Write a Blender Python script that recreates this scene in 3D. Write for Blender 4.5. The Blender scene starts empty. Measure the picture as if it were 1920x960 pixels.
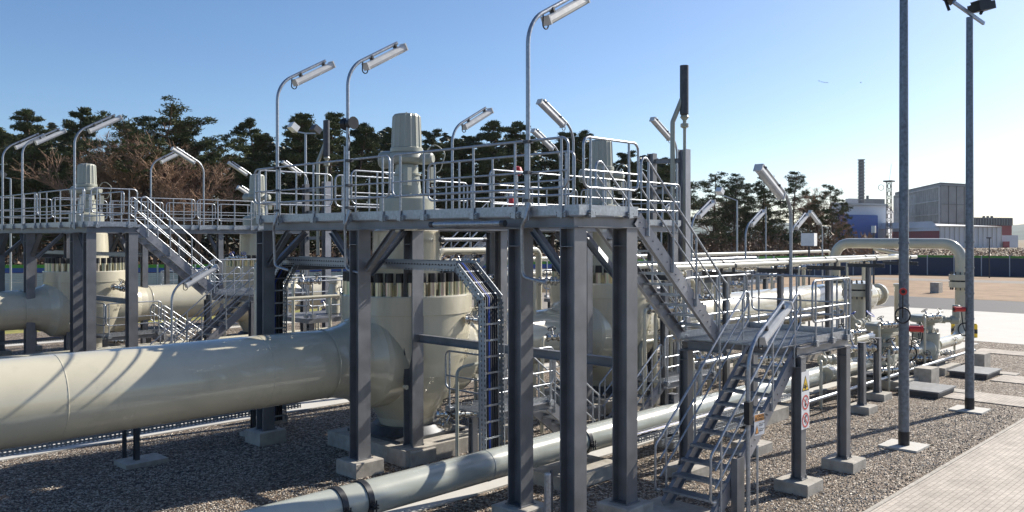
import bpy, math, random
from mathutils import Vector, Matrix, noise
V = Vector
R = math.radians
random.seed(7)

# ------------------------------------------------------------------ camera, sky, sun, exposure
sc = bpy.context.scene
ANG = math.atan(1540 / 1608)
FW = V((math.cos(ANG), math.sin(ANG), 0)); RT = V((math.sin(ANG), -math.cos(ANG), 0))
FPX, HC, HY = 1608.0, 4.75, 445.0
cd = bpy.data.cameras.new('camera'); cam = bpy.data.objects.new('camera', cd)
sc.collection.objects.link(cam); sc.camera = cam
cam.location = (0, 0, HC)
cam.rotation_euler = (R(90), 0, math.atan2(-FW.x, FW.y))
cd.sensor_width = 36; cd.lens = 36 * FPX / 1920; cd.shift_y = -(480 - HY) / 1920
cd.clip_start = 0.1; cd.clip_end = 6000
SUN_DIR = V((0.983, -0.19, math.tan(R(34.5)))).normalized()
EL = math.asin(SUN_DIR.z); AZ = math.atan2(SUN_DIR.x, SUN_DIR.y)
w = bpy.data.worlds.new('World'); sc.world = w; w.use_nodes = True
wn = w.node_tree.nodes; bg = wn['Background']
sky = wn.new('ShaderNodeTexSky'); sky.sky_type = 'NISHITA'; sky.sun_disc = False
sky.sun_elevation = EL; sky.sun_rotation = AZ; sky.air_density = 1.0; sky.dust_density = 4.0; sky.ozone_density = 3.0; sky.altitude = 1900
hs = wn.new('ShaderNodeHueSaturation'); hs.inputs['Saturation'].default_value = 1.12
w.node_tree.links.new(sky.outputs[0], hs.inputs['Color']); w.node_tree.links.new(hs.outputs[0], bg.inputs[0]); bg.inputs[1].default_value = 0.092
sd = bpy.data.lights.new('sun', 'SUN'); sd.energy = 5.0; sd.angle = R(0.5); sd.color = (1, 0.93, 0.82)
so = bpy.data.objects.new('sun', sd); sc.collection.objects.link(so)
so.rotation_euler = SUN_DIR.to_track_quat('Z', 'Y').to_euler(); so.location = (0, 0, 60)
sc.view_settings.view_transform = 'Standard'; sc.view_settings.look = 'None'
sc.view_settings.exposure = 0.7; sc.view_settings.gamma = 1.0
sc.render.engine = 'CYCLES'

# ------------------------------------------------------------------ materials
MT = {}
def nodes(name):
    m = bpy.data.materials.new(name); m.use_nodes = True; MT[name] = m
    n = m.node_tree.nodes; return m, n, m.node_tree.links, n['Principled BSDF']
def mat(name, col, rough=0.5, metal=0.0, var=0.12, scale=4.0, bump=0.0, bscale=60.0, coat=0.0, dirt=None, detail=5):
    m, n, l, b = nodes(name)
    tc = n.new('ShaderNodeTexCoord')
    nz = n.new('ShaderNodeTexNoise'); nz.inputs['Scale'].default_value = scale; nz.inputs['Detail'].default_value = detail
    l.new(tc.outputs['Object'], nz.inputs['Vector'])
    rp = n.new('ShaderNodeValToRGB')
    rp.color_ramp.elements[0].position = 0.3; rp.color_ramp.elements[1].position = 0.7
    lo = [c * (1 - var) for c in col]; hi = [min(1, c * (1 + var)) for c in col]
    rp.color_ramp.elements[0].color = (*lo, 1); rp.color_ramp.elements[1].color = (*hi, 1)
    l.new(nz.outputs['Fac'], rp.inputs['Fac'])
    out = rp.outputs['Color']
    if dirt:
        n2 = n.new('ShaderNodeTexNoise'); n2.inputs['Scale'].default_value = 1.3; n2.inputs['Detail'].default_value = 8
        n2.inputs['Roughness'].default_value = 0.7
        mp = n.new('ShaderNodeMapping'); mp.inputs['Scale'].default_value = (1.5, 1.5, 0.35)
        l.new(tc.outputs['Object'], mp.inputs['Vector']); l.new(mp.outputs[0], n2.inputs['Vector'])
        r2 = n.new('ShaderNodeValToRGB'); r2.color_ramp.elements[0].position = 0.52; r2.color_ramp.elements[1].position = 0.75
        r2.color_ramp.elements[1].color = (0.55, 0.55, 0.55, 1); r2.color_ramp.elements[0].color = (0, 0, 0, 1)
        l.new(n2.outputs['Fac'], r2.inputs['Fac'])
        mx = n.new('ShaderNodeMixRGB'); mx.inputs[2].default_value = (*dirt, 1)
        l.new(r2.outputs[0], mx.inputs[0]); l.new(out, mx.inputs[1]); out = mx.outputs[0]
    l.new(out, b.inputs['Base Color'])
    b.inputs['Metallic'].default_value = metal
    rr = n.new('ShaderNodeMapRange'); rr.inputs['To Min'].default_value = max(0.04, rough - 0.1); rr.inputs['To Max'].default_value = min(1, rough + 0.12)
    l.new(nz.outputs['Fac'], rr.inputs['Value']); l.new(rr.outputs[0], b.inputs['Roughness'])
    b.inputs['Coat Weight'].default_value = coat
    if bump:
        n3 = n.new('ShaderNodeTexNoise'); n3.inputs['Scale'].default_value = bscale; n3.inputs['Detail'].default_value = 4
        l.new(tc.outputs['Object'], n3.inputs['Vector'])
        bp = n.new('ShaderNodeBump'); bp.inputs['Strength'].default_value = bump; bp.inputs['Distance'].default_value = 0.01
        l.new(n3.outputs['Fac'], bp.inputs['Height']); l.new(bp.outputs[0], b.inputs['Normal'])
    return m

mat('galv', (0.36, 0.385, 0.42), 0.36, 0.7, 0.22, 22, 0.1, 90, dirt=(0.26, 0.27, 0.29))
mat('column', (0.205, 0.21, 0.225), 0.48, 0.6, 0.2, 2.2, 0.12, 60, dirt=(0.31, 0.31, 0.33))
mat('polesteel', (0.16, 0.185, 0.22), 0.42, 0.55, 0.30, 14, 0.1, 60, dirt=(0.32, 0.35, 0.38))
mat('stringer', (0.30, 0.305, 0.33), 0.48, 0.6, 0.18, 3.5, 0.08, 60, dirt=(0.24, 0.24, 0.28))
mat('creampaint', (0.52, 0.485, 0.375), 0.22, 0, 0.05, 1.6, 0.03, 25, 0.7, dirt=(0.35, 0.335, 0.27))
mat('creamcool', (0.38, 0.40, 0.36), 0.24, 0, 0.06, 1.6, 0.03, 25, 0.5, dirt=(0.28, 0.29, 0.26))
mat('creamgrey', (0.33, 0.335, 0.28), 0.34, 0, 0.06, 2.0, 0.04, 30, 0.3, dirt=(0.26, 0.26, 0.22))
mat('chrome', (0.55, 0.53, 0.50), 0.22, 0.95, 0.15, 12)
mat('black', (0.012, 0.013, 0.016), 0.45, 0, 0.3, 8)
mat('clampblack', (0.03, 0.033, 0.04), 0.4, 0.2, 0.3, 8)
mat('darksteel', (0.07, 0.075, 0.085), 0.5, 0.4, 0.25, 8)
mat('hatchsteel', (0.19, 0.195, 0.20), 0.6, 0.2, 0.2, 6, 0.2, 80)
mat('concrete', (0.38, 0.355, 0.315), 0.9, 0, 0.22, 5, 0.6, 45, dirt=(0.17, 0.15, 0.12), detail=10)
mat('slabcon', (0.50, 0.485, 0.45), 0.9, 0, 0.07, 0.8, 0.2, 30, dirt=(0.40, 0.38, 0.34))
mat('asphalt', (0.085, 0.083, 0.085), 0.85, 0, 0.15, 0.5, 0.3, 60)
mat('white', (0.72, 0.73, 0.74), 0.4, 0, 0.05, 5)
mat('lampwhite', (0.62, 0.62, 0.61), 0.35, 0, 0.08, 9, dirt=(0.42, 0.42, 0.41))
mat('diffuser', (0.42, 0.44, 0.47), 0.15, 0, 0.08, 20, coat=0.6)
mat('red', (0.55, 0.025, 0.02), 0.35, 0, 0.08, 8, coat=0.3)
mat('yellow', (0.80, 0.52, 0.02), 0.5, 0, 0.08, 8)
mat('orange', (0.80, 0.36, 0.10), 0.5, 0, 0.05, 8)
mat('blue', (0.02, 0.07, 0.42), 0.4, 0, 0.1, 8)
mat('fenceblue', (0.02, 0.07, 0.30), 0.5, 0, 0.1, 0.6)
mat('fencenavy', (0.014, 0.032, 0.075), 0.5, 0, 0.15, 0.4)
mat('fencegreen', (0.06, 0.26, 0.025), 0.5, 0, 0.1, 0.6)
mat('fencegrey', (0.38, 0.42, 0.47), 0.4, 0.3, 0.1, 0.6)
mat('signwhite', (0.74, 0.75, 0.76), 0.4, 0, 0.03, 5)
mat('facadegrey', (0.28, 0.29, 0.29), 0.9, 0, 0.18, 0.12, dirt=(0.20, 0.20, 0.20))
mat('facadepale', (0.46, 0.46, 0.45), 0.9, 0, 0.18, 0.15, dirt=(0.30, 0.30, 0.30))
mat('facadewhite', (0.60, 0.62, 0.66), 0.8, 0, 0.06, 0.1)
mat('facadeblue', (0.03, 0.12, 0.42), 0.6, 0, 0.06, 0.1)
mat('facadered', (0.30, 0.06, 0.07), 0.8, 0, 0.12, 0.15)
mat('facadedark', (0.10, 0.11, 0.12), 0.7, 0, 0.12, 0.2)
mat('roofpale', (0.58, 0.59, 0.61), 0.7, 0, 0.08, 0.1)
mat('bark', (0.13, 0.085, 0.06), 0.9, 0, 0.35, 1.5)
mat('barkbirch', (0.20, 0.13, 0.09), 0.9, 0, 0.3, 1.5)
mat('twig', (0.31, 0.20, 0.14), 0.9, 0, 0.3, 0.4)
mat('hillgreen', (0.07, 0.10, 0.09), 1, 0, 0.3, 0.02)

def stud_mat():
    m, n, l, b = nodes('studzinc')
    tc = n.new('ShaderNodeTexCoord'); mp = n.new('ShaderNodeMapping'); mp.inputs['Scale'].default_value = (14, 14, 0.5)
    nz = n.new('ShaderNodeTexNoise'); nz.inputs['Scale'].default_value = 1.6; nz.inputs['Detail'].default_value = 2
    rp = n.new('ShaderNodeValToRGB'); e = rp.color_ramp.elements
    e[0].position = 0.3; e[0].color = (0.22, 0.40, 0.32, 1); e[1].position = 0.72; e[1].color = (0.50, 0.36, 0.38, 1)
    x = e.new(0.5); x.color = (0.62, 0.58, 0.42, 1)
    l.new(tc.outputs['Object'], mp.inputs[0]); l.new(mp.outputs[0], nz.inputs['Vector']); l.new(nz.outputs['Fac'], rp.inputs[0])
    l.new(rp.outputs[0], b.inputs['Base Color']); b.inputs['Metallic'].default_value = 0.85; b.inputs['Roughness'].default_value = 0.3
stud_mat()

def leaf_mat(name, a, c):
    m, n, l, b = nodes(name)
    g = n.new('ShaderNodeNewGeometry'); tc = n.new('ShaderNodeTexCoord')
    nz = n.new('ShaderNodeTexNoise'); nz.inputs['Scale'].default_value = 0.45; nz.inputs['Detail'].default_value = 6
    l.new(tc.outputs['Object'], nz.inputs['Vector'])
    ad = n.new('ShaderNodeMath'); ad.operation = 'MULTIPLY_ADD'; ad.inputs[1].default_value = 0.45
    l.new(g.outputs['Random Per Island'], ad.inputs[0]); l.new(nz.outputs['Fac'], ad.inputs[2])
    rp = n.new('ShaderNodeValToRGB'); rp.color_ramp.elements[0].position = 0.4; rp.color_ramp.elements[1].position = 1.0
    rp.color_ramp.elements[0].color = (*a, 1); rp.color_ramp.elements[1].color = (*c, 1)
    l.new(ad.outputs[0], rp.inputs[0]); l.new(rp.outputs[0], b.inputs['Base Color'])
    b.inputs['Roughness'].default_value = 0.6
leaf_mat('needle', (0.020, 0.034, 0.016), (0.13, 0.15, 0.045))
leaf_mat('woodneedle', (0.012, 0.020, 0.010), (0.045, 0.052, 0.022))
leaf_mat('stone', (0.10, 0.08, 0.06), (0.62, 0.56, 0.49))
leaf_mat('drybush', (0.16, 0.10, 0.06), (0.32, 0.20, 0.13))

def gravel_mat():
    m, n, l, b = nodes('gravel')
    tc = n.new('ShaderNodeTexCoord')
    v = n.new('ShaderNodeTexVoronoi'); v.inputs['Scale'].default_value = 21; v.inputs['Randomness'].default_value = 1
    v2 = n.new('ShaderNodeTexVoronoi'); v2.feature = 'DISTANCE_TO_EDGE'; v2.inputs['Scale'].default_value = 21
    l.new(tc.outputs['Object'], v.inputs['Vector']); l.new(tc.outputs['Object'], v2.inputs['Vector'])
    sp = n.new('ShaderNodeSeparateColor'); l.new(v.outputs['Color'], sp.inputs[0])
    rp = n.new('ShaderNodeValToRGB'); e = rp.color_ramp.elements
    e[0].position = 0; e[0].color = (0.05, 0.038, 0.03, 1); e[1].position = 1; e[1].color = (0.82, 0.75, 0.65, 1)
    for p, c in ((0.25, (0.18, 0.125, 0.085, 1)), (0.5, (0.35, 0.26, 0.185, 1)), (0.75, (0.50, 0.41, 0.32, 1))):
        x = e.new(p); x.color = c
    l.new(sp.outputs[0], rp.inputs[0])
    big = n.new('ShaderNodeTexNoise'); big.inputs['Scale'].default_value = 0.5; big.inputs['Detail'].default_value = 4
    l.new(tc.outputs['Object'], big.inputs['Vector'])
    mr = n.new('ShaderNodeMapRange'); mr.inputs['To Min'].default_value = 0.75; mr.inputs['To Max'].default_value = 1.2
    l.new(big.outputs['Fac'], mr.inputs['Value'])
    mu = n.new('ShaderNodeMixRGB'); mu.blend_type = 'MULTIPLY'; mu.inputs[0].default_value = 1
    l.new(rp.outputs[0], mu.inputs[1]); l.new(mr.outputs[0], mu.inputs[2])
    gap = n.new('ShaderNodeMapRange'); gap.inputs['From Min'].default_value = 0.0; gap.inputs['From Max'].default_value = 0.12  # deep shade between the stones, multiplied into the base colour
    gap.inputs['To Min'].default_value = 0.10
    l.new(v2.outputs['Distance'], gap.inputs['Value'])
    m2 = n.new('ShaderNodeMixRGB'); m2.blend_type = 'MULTIPLY'; m2.inputs[0].default_value = 1
    l.new(mu.outputs[0], m2.inputs[1]); l.new(gap.outputs[0], m2.inputs[2])
    l.new(m2.outputs[0], b.inputs['Base Color']); b.inputs['Roughness'].default_value = 0.75
    bp = n.new('ShaderNodeBump'); bp.inputs['Strength'].default_value = 1.0; bp.inputs['Distance'].default_value = 0.05
    sh = n.new('ShaderNodeMath'); sh.operation = 'MULTIPLY_ADD'; sh.inputs[1].default_value = 0.9
    l.new(sp.outputs[1], sh.inputs[0])
    g2 = n.new('ShaderNodeMapRange'); g2.inputs['From Max'].default_value = 0.35; l.new(v2.outputs['Distance'], g2.inputs['Value'])
    l.new(g2.outputs[0], sh.inputs[2]); l.new(sh.outputs[0], bp.inputs['Height']); l.new(bp.outputs[0], b.inputs['Normal'])
gravel_mat()

def paver_mat(name, c1, c2, rot=0.0):
    m, n, l, b = nodes(name)
    tc = n.new('ShaderNodeTexCoord'); mp = n.new('ShaderNodeMapping'); mp.inputs['Rotation'].default_value = (0, 0, rot)
    l.new(tc.outputs['Object'], mp.inputs[0])
    br = n.new('ShaderNodeTexBrick'); br.inputs['Scale'].default_value = 1.0
    br.inputs['Brick Width'].default_value = 0.2; br.inputs['Row Height'].default_value = 0.1; br.inputs['Mortar Size'].default_value = 0.006
    br.inputs['Color1'].default_value = (*c1, 1); br.inputs['Color2'].default_value = (*c2, 1); br.inputs['Mortar'].default_value = (0.22, 0.19, 0.165, 1)
    l.new(mp.outputs[0], br.inputs['Vector'])
    nz = n.new('ShaderNodeTexNoise'); nz.inputs['Scale'].default_value = 1.1; nz.inputs['Detail'].default_value = 8; nz.inputs['Roughness'].default_value = 0.65
    l.new(tc.outputs['Object'], nz.inputs['Vector'])
    mr = n.new('ShaderNodeMapRange'); mr.inputs['From Min'].default_value = 0.3; mr.inputs['From Max'].default_value = 0.7; mr.inputs['To Min'].default_value = 0.68; mr.inputs['To Max'].default_value = 1.18
    l.new(nz.outputs['Fac'], mr.inputs['Value'])
    mu = n.new('ShaderNodeMixRGB'); mu.blend_type = 'MULTIPLY'; mu.inputs[0].default_value = 1
    l.new(br.outputs[0], mu.inputs[1]); l.new(mr.outputs[0], mu.inputs[2]); l.new(mu.outputs[0], b.inputs['Base Color'])
    b.inputs['Roughness'].default_value = 0.85
    bp = n.new('ShaderNodeBump'); bp.inputs['Strength'].default_value = 0.5; bp.inputs['Distance'].default_value = 0.01
    iv = n.new('ShaderNodeMath'); iv.operation = 'SUBTRACT'; iv.inputs[0].default_value = 1; l.new(br.outputs['Fac'], iv.inputs[1])
    l.new(iv.outputs[0], bp.inputs['Height']); l.new(bp.outputs[0], b.inputs['Normal'])
paver_mat('paver', (0.46, 0.41, 0.355), (0.38, 0.34, 0.295))

def ground_mat(name, cols, scale, bump=0.4):
    m, n, l, b = nodes(name)
    tc = n.new('ShaderNodeTexCoord')
    nz = n.new('ShaderNodeTexNoise'); nz.inputs['Scale'].default_value = scale; nz.inputs['Detail'].default_value = 10; nz.inputs['Roughness'].default_value = 0.7
    l.new(tc.outputs['Object'], nz.inputs['Vector'])
    rp = n.new('ShaderNodeValToRGB'); e = rp.color_ramp.elements
    e[0].position = 0.3; e[0].color = (*cols[0], 1); e[1].position = 0.7; e[1].color = (*cols[-1], 1)
    if len(cols) > 2: x = e.new(0.5); x.color = (*cols[1], 1)
    l.new(nz.outputs['Fac'], rp.inputs[0]); l.new(rp.outputs[0], b.inputs['Base Color']); b.inputs['Roughness'].default_value = 0.95
    bp = n.new('ShaderNodeBump'); bp.inputs['Strength'].default_value = bump; bp.inputs['Distance'].default_value = 0.05
    l.new(nz.outputs['Fac'], bp.inputs['Height']); l.new(bp.outputs[0], b.inputs['Normal'])
ground_mat('earth', [(0.12, 0.09, 0.06), (0.20, 0.155, 0.10), (0.15, 0.13, 0.07)], 0.12)
ground_mat('sand', [(0.15, 0.10, 0.06), (0.27, 0.18, 0.11), (0.34, 0.24, 0.155)], 0.35, 0.8)
ground_mat('grassdry', [(0.10, 0.12, 0.03), (0.22, 0.21, 0.05), (0.34, 0.29, 0.08)], 1.3)
ground_mat('gravelfar', [(0.16, 0.14, 0.12), (0.30, 0.27, 0.24)], 3.0)

def perf_mat():
    m, n, l, b = nodes('perforated')
    b.inputs['Base Color'].default_value = (0.34, 0.37, 0.40, 1); b.inputs['Metallic'].default_value = 0.6; b.inputs['Roughness'].default_value = 0.45
    tc = n.new('ShaderNodeTexCoord'); sx = n.new('ShaderNodeSeparateXYZ'); l.new(tc.outputs['UV'], sx.inputs[0])
    def band(src, period, frac, off=0.0):
        a = n.new('ShaderNodeMath'); a.operation = 'MULTIPLY_ADD'; a.inputs[1].default_value = 1 / period; a.inputs[2].default_value = off
        l.new(src, a.inputs[0]); f = n.new('ShaderNodeMath'); f.operation = 'FRACT'; l.new(a.outputs[0], f.inputs[0])
        c = n.new('ShaderNodeMath'); c.operation = 'LESS_THAN'; c.inputs[1].default_value = frac; l.new(f.outputs[0], c.inputs[0]); return c.outputs[0]
    u = band(sx.outputs[0], 0.09, 0.5); v = band(sx.outputs[1], 0.5, 0.34, -0.08)
    mu = n.new('ShaderNodeMath'); mu.operation = 'MULTIPLY'; l.new(u, mu.inputs[0]); l.new(v, mu.inputs[1])
    iv = n.new('ShaderNodeMath'); iv.operation = 'SUBTRACT'; iv.inputs[0].default_value = 1; l.new(mu.outputs[0], iv.inputs[1])
    l.new(iv.outputs[0], b.inputs['Alpha'])
perf_mat()

# ------------------------------------------------------------------ mesh helpers
COL = sc.collection
def basis(d, up=V((0, 0, 1))):
    d = d.normalized()
    if abs(d.dot(up)) > 0.98: up = V((1, 0, 0)) if abs(d.x) < 0.9 else V((0, 1, 0))
    s = d.cross(up).normalized(); u = s.cross(d).normalized(); return d, s, u
class MB:
    def __init__(self): self.v = []; self.f = []; self.s = []; self.uv = {}
    def add(self, vs, fs, smooth=False):
        o = len(self.v); self.v += [V(p) for p in vs]
        for f in fs: self.f.append([i + o for i in f]); self.s.append(smooth)
        return self
    def box(self, c, s, M=None):
        c = V(c); h = V(s) / 2
        vs = [V((x * h.x, y * h.y, z * h.z)) for x in (-1, 1) for y in (-1, 1) for z in (-1, 1)]
        if M is not None: vs = [M @ p for p in vs]
        return self.add([c + p for p in vs], [(0, 1, 3, 2), (4, 6, 7, 5), (0, 4, 5, 1), (2, 3, 7, 6), (0, 2, 6, 4), (1, 5, 7, 3)])
    def bb(self, x0, x1, y0, y1, z0, z1):
        return self.box(((x0 + x1) / 2, (y0 + y1) / 2, (z0 + z1) / 2), (abs(x1 - x0), abs(y1 - y0), abs(z1 - z0)))
    def bar(self, a, b, wd, ht, up=V((0, 0, 1))):
        a = V(a); b = V(b); d, s, u = basis(b - a, up)
        M = Matrix((d, s, u)).transposed()
        return self.box((a + b) / 2, ((b - a).length, wd, ht), M)
    def cyl(self, a, b, r0, r1=None, n=12, smooth=True, cap=True):
        a = V(a); b = V(b); r1 = r0 if r1 is None else r1
        d, s, u = basis(b - a); vs = []
        for p, r in ((a, r0), (b, r1)):
            for i in range(n): t = 2 * math.pi * i / n; vs.append(p + (s * math.cos(t) + u * math.sin(t)) * r)
        self.add(vs, [(i, (i + 1) % n, n + (i + 1) % n, n + i) for i in range(n)], smooth)
        if cap:
            self.add(vs[:n], [tuple(range(n - 1, -1, -1))]); self.add(vs[n:], [tuple(range(n))])
        return self
    def lathe(self, prof, o, axis=V((0, 0, 1)), n=32, smooth=True, cap=True):
        # prof: (radius, height) along the axis; sharp corners when a point is doubled
        o = V(o); d, s, u = basis(V(axis)); rings = []
        for r, h in prof:
            rings.append([o + d * h + (s * math.cos(2 * math.pi * i / n) + u * math.sin(2 * math.pi * i / n)) * r for i in range(n)])
        for k in range(len(rings) - 1):
            if (prof[k][0] - prof[k + 1][0]) == 0 and prof[k][1] == prof[k + 1][1]: continue
            self.add(rings[k] + rings[k + 1], [(i, (i + 1) % n, n + (i + 1) % n, n + i) for i in range(n)], smooth)
        if cap:
            self.add(rings[0], [tuple(range(n - 1, -1, -1))]); self.add(rings[-1], [tuple(range(n))])
        return self
    def loft(self, rings, smooth=True, cap=True):
        n = len(rings[0]); vs = [p for r in rings for p in r]; fs = []
        for k in range(len(rings) - 1):
            for i in range(n):
                j = (i + 1) % n; fs.append((k * n + i, k * n + j, (k + 1) * n + j, (k + 1) * n + i))
        self.add(vs, fs, smooth)
        if cap: self.add(rings[0], [tuple(range(n - 1, -1, -1))]); self.add(rings[-1], [tuple(range(n))])
        return self
    def tube(self, pts, r, n=8, bend=0.0, seg=5, cap=True, closed=False):
        pts = [V(p) for p in pts]
        if bend > 0:
            out = []
            N = len(pts)
            rng = range(N) if closed else range(1, N - 1)
            if not closed: out.append(pts[0])
            for i in rng:
                p = pts[i]; a = pts[i - 1]; b = pts[(i + 1) % N]
                va = (a - p); vb = (b - p); ang = va.angle(vb, math.pi)
                if ang > 3.1: out.append(p); continue
                tl = min(bend / math.tan(ang / 2), va.length * 0.49, vb.length * 0.49)
                pa = p + va.normalized() * tl; pb = p + vb.normalized() * tl
                rr = tl * math.tan(ang / 2); bis = (va.normalized() + vb.normalized()).normalized()
                c = p + bis * (rr / math.sin(ang / 2)); ta = pa - c; tb = pb - c; tot = ta.angle(tb)
                ax = ta.cross(tb)
                for k in range(seg + 1): out.append(c + Matrix.Rotation(tot * k / seg, 3, ax) @ ta)
            if not closed: out.append(pts[-1])
            pts = out
        m = len(pts); rings = []
        rs = r if isinstance(r, (list, tuple)) else [r] * m
        tan = []
        for i in range(m):
            if closed: t = pts[(i + 1) % m] - pts[i - 1]
            else: t = pts[min(i + 1, m - 1)] - pts[max(i - 1, 0)]
            tan.append(t.normalized())
        d, s, u = basis(tan[0])
        for i in range(m):
            s = (s - tan[i] * s.dot(tan[i])).normalized(); u = s.cross(tan[i])
            rings.append([pts[i] + (s * math.cos(2 * math.pi * k / n) + u * math.sin(2 * math.pi * k / n)) * rs[min(i, len(rs) - 1)] for k in range(n)])
        if closed: rings.append(rings[0]); cap = False
        return self.loft(rings, True, cap)
    def torus(self, c, axis, R0, r, n=20, k=6):
        d, s, u = basis(V(axis)); c = V(c)
        return self.tube([c + (s * math.cos(2 * math.pi * i / n) + u * math.sin(2 * math.pi * i / n)) * R0 for i in range(n)], r, k, closed=True)
    def ext(self, poly, a, b, up=V((0, 0, 1)), side=None):
        # 2-D polygon (side, up) swept from a to b
        a = V(a); b = V(b); d, s, u = basis(b - a, V(up))
        n = len(poly); vs = [a + s * x + u * y for x, y in poly] + [b + s * x + u * y for x, y in poly]
        self.add(vs, [(i, (i + 1) % n, n + (i + 1) % n, n + i) for i in range(n)])
        self.add(vs[:n], [tuple(range(n - 1, -1, -1))]); self.add(vs[n:], [tuple(range(n))]); return self
    def hbeam(self, a, b, h=0.26, w_=0.26, tf=0.018, tw=0.012, up=V((0, 0, 1))):
        H, W, t = h / 2, w_ / 2, tw / 2
        return self.ext([(-W, -H), (W, -H), (W, -H + tf), (t, -H + tf), (t, H - tf), (W, H - tf), (W, H), (-W, H), (-W, H - tf), (-t, H - tf), (-t, -H + tf), (-W, -H + tf)], a, b, up)
    def chan(self, a, b, h=0.2, w_=0.08, t=0.01, up=V((0, 0, 1)), flip=1):
        H = h / 2; return self.ext([(0, -H), (w_ * flip, -H), (w_ * flip, -H + t), (t * flip, -H + t), (t * flip, H - t), (w_ * flip, H - t), (w_ * flip, H), (0, H)], a, b, up)
    def quad_uv(self, vs, uvs):
        self.add(vs, [tuple(range(len(vs)))]); self.uv[len(self.f) - 1] = uvs; return self
    def build(self, name, m, parent=None, label=None, kind=None):
        me = bpy.data.meshes.new(name); o = V((0, 0, 0))
        if parent is not None:
            q = parent
            while q is not None: o = o + q.location; q = q.parent
        me.from_pydata([p - o for p in self.v], [], self.f)
        me.polygons.foreach_set('use_smooth', self.s)
        if self.uv:
            ul = me.uv_layers.new()
            for fi, us in self.uv.items():
                p = me.polygons[fi]
                for k, li in enumerate(p.loop_indices): ul.data[li].uv = us[k]
        me.materials.append(MT[m]); me.update()
        ob = bpy.data.objects.new(name, me); COL.objects.link(ob)
        if parent is not None: ob.parent = parent
        if label: ob['label'] = label
        if kind: ob['kind'] = kind
        return ob
def thing(name, label, cat, loc=(0, 0, 0), group=None):
    o = bpy.data.objects.new(name, None); COL.objects.link(o); o.location = loc
    o.empty_display_size = 0.2
    o['label'] = label; o['category'] = cat
    if group: o['group'] = group
    return o
def tag(o, label, cat, group=None):
    o['label'] = label; o['category'] = cat
    if group: o['group'] = group
    return o
KIDS = {}
def copy_tree(o, loc=None, label=None, parent=None, rotz=None, group=None):
    c = o.copy(); COL.objects.link(c)
    if parent is not None: c.parent = parent
    if loc is not None: c.location = loc
    if rotz is not None: c.rotation_euler = (0, 0, rotz)
    if label: c['label'] = label
    if group: c['group'] = group
    for ch in list(o.children): copy_tree(ch, parent=c)
    return c
def DP(px, d, z=0.0):
    l = (px - 960) / FPX * d; p = FW * d + RT * l; return V((p.x, p.y, z))
def YP(px, Y):
    k = (px - 960) / FPX; return DP(px, Y / (FW.y + RT.y * k))
def XP(px, X):
    k = (px - 960) / FPX; return DP(px, X / (FW.x + RT.x * k))

# ------------------------------------------------------------------ ground
def sheet(name, pts, z, m, kind='structure', sub=0):
    b = MB(); b.add([(x, y, z) for x, y in pts], [tuple(range(len(pts)))]); o = b.build(name, m); o['kind'] = kind; return o
sheet('ground', [(-400, -400), (4000, -400), (4000, 4000), (-400, 4000)], 0.0, 'earth')
sheet('gravel_bed', [(-6, -4), (43, -4), (43, 30), (40, 47), (-6, 47)], 0.004, 'gravel')
sheet('equipment_yard', [(43, 22), (72, 22), (72, 40), (52, 50), (40, 47), (43, 30)], 0.004, 'gravelfar')
sheet('meadow', [(-30, 47), (40, 47), (52, 50), (48, 56), (30, 70.5), (10, 88), (-30, 88)], 0.008, 'grassdry')
sheet('sand_field', [(71.5, -60), (140, -60), (112, 39), (96, 47), (72, 42)], 0.008, 'sand')
sheet('road', [(60.5, -60), (71.5, -60), (71.5, 60), (60.5, 60)], 0.012, 'asphalt')
sheet('concrete_slab', [(43, -30), (60.4, -30), (60.4, 21.9), (43, 21.9)], 0.012, 'slabcon')
sheet('far_lane', [(108, -60), (114, -60), (103, 44), (97, 46)], 0.013, 'gravelfar')
o = MB(); o.bb(9, 62, 1.0, 5.75, -0.1, 0.03); o.bb(27.1, 28.75, 5.752, 8.35, -0.1, 0.03); o.bb(31.4, 33.0, 5.752, 8.2, -0.1, 0.03); o.bb(38.8, 40.2, 5.752, 10.8, -0.1, 0.03)
o = o.build('paved_path', 'paver'); o['kind'] = 'structure'
o = MB(); o.bb(9, 62, 5.753, 5.83, -0.1, 0.045)
o = o.build('kerb_edging', 'concrete'); o['kind'] = 'structure'
o = MB(); o.bb(-4, 42, 11.4, 12.7, -0.1, 0.035); o.bb(-6, 40, 20.4, 22.0, -0.1, 0.03); o.bb(-6, 40, 41.5, 43.0, -0.1, 0.03)
o = o.build('service_path', 'slabcon'); o['kind'] = 'structure'

def hills():
    b = MB(); rows = []
    for j, (d, hh) in enumerate(((1500, 0), (1560, 9), (1640, 17), (1900, 24), (2400, 40))):
        row = []
        for i in range(121):
            px = -400 + i * 24; p = DP(px, d); rnd = noise.noise(V((px * 0.006, j, 1.3))) + 0.4 * noise.noise(V((px * 0.05, j, 4)))
            row.append(V((p.x, p.y, -2 + hh * (1 + 0.5 * rnd) if hh else -2)))
        rows.append(row)
    n = len(rows[0]); fs = []
    for j in range(len(rows) - 1):
        for i in range(n - 1): fs.append((j * n + i, j * n + i + 1, (j + 1) * n + i + 1, (j + 1) * n + i))
    b.add([p for r in rows for p in r], fs, True); o = b.build('hills', 'hillgreen'); o['kind'] = 'structure'
hills()

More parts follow.
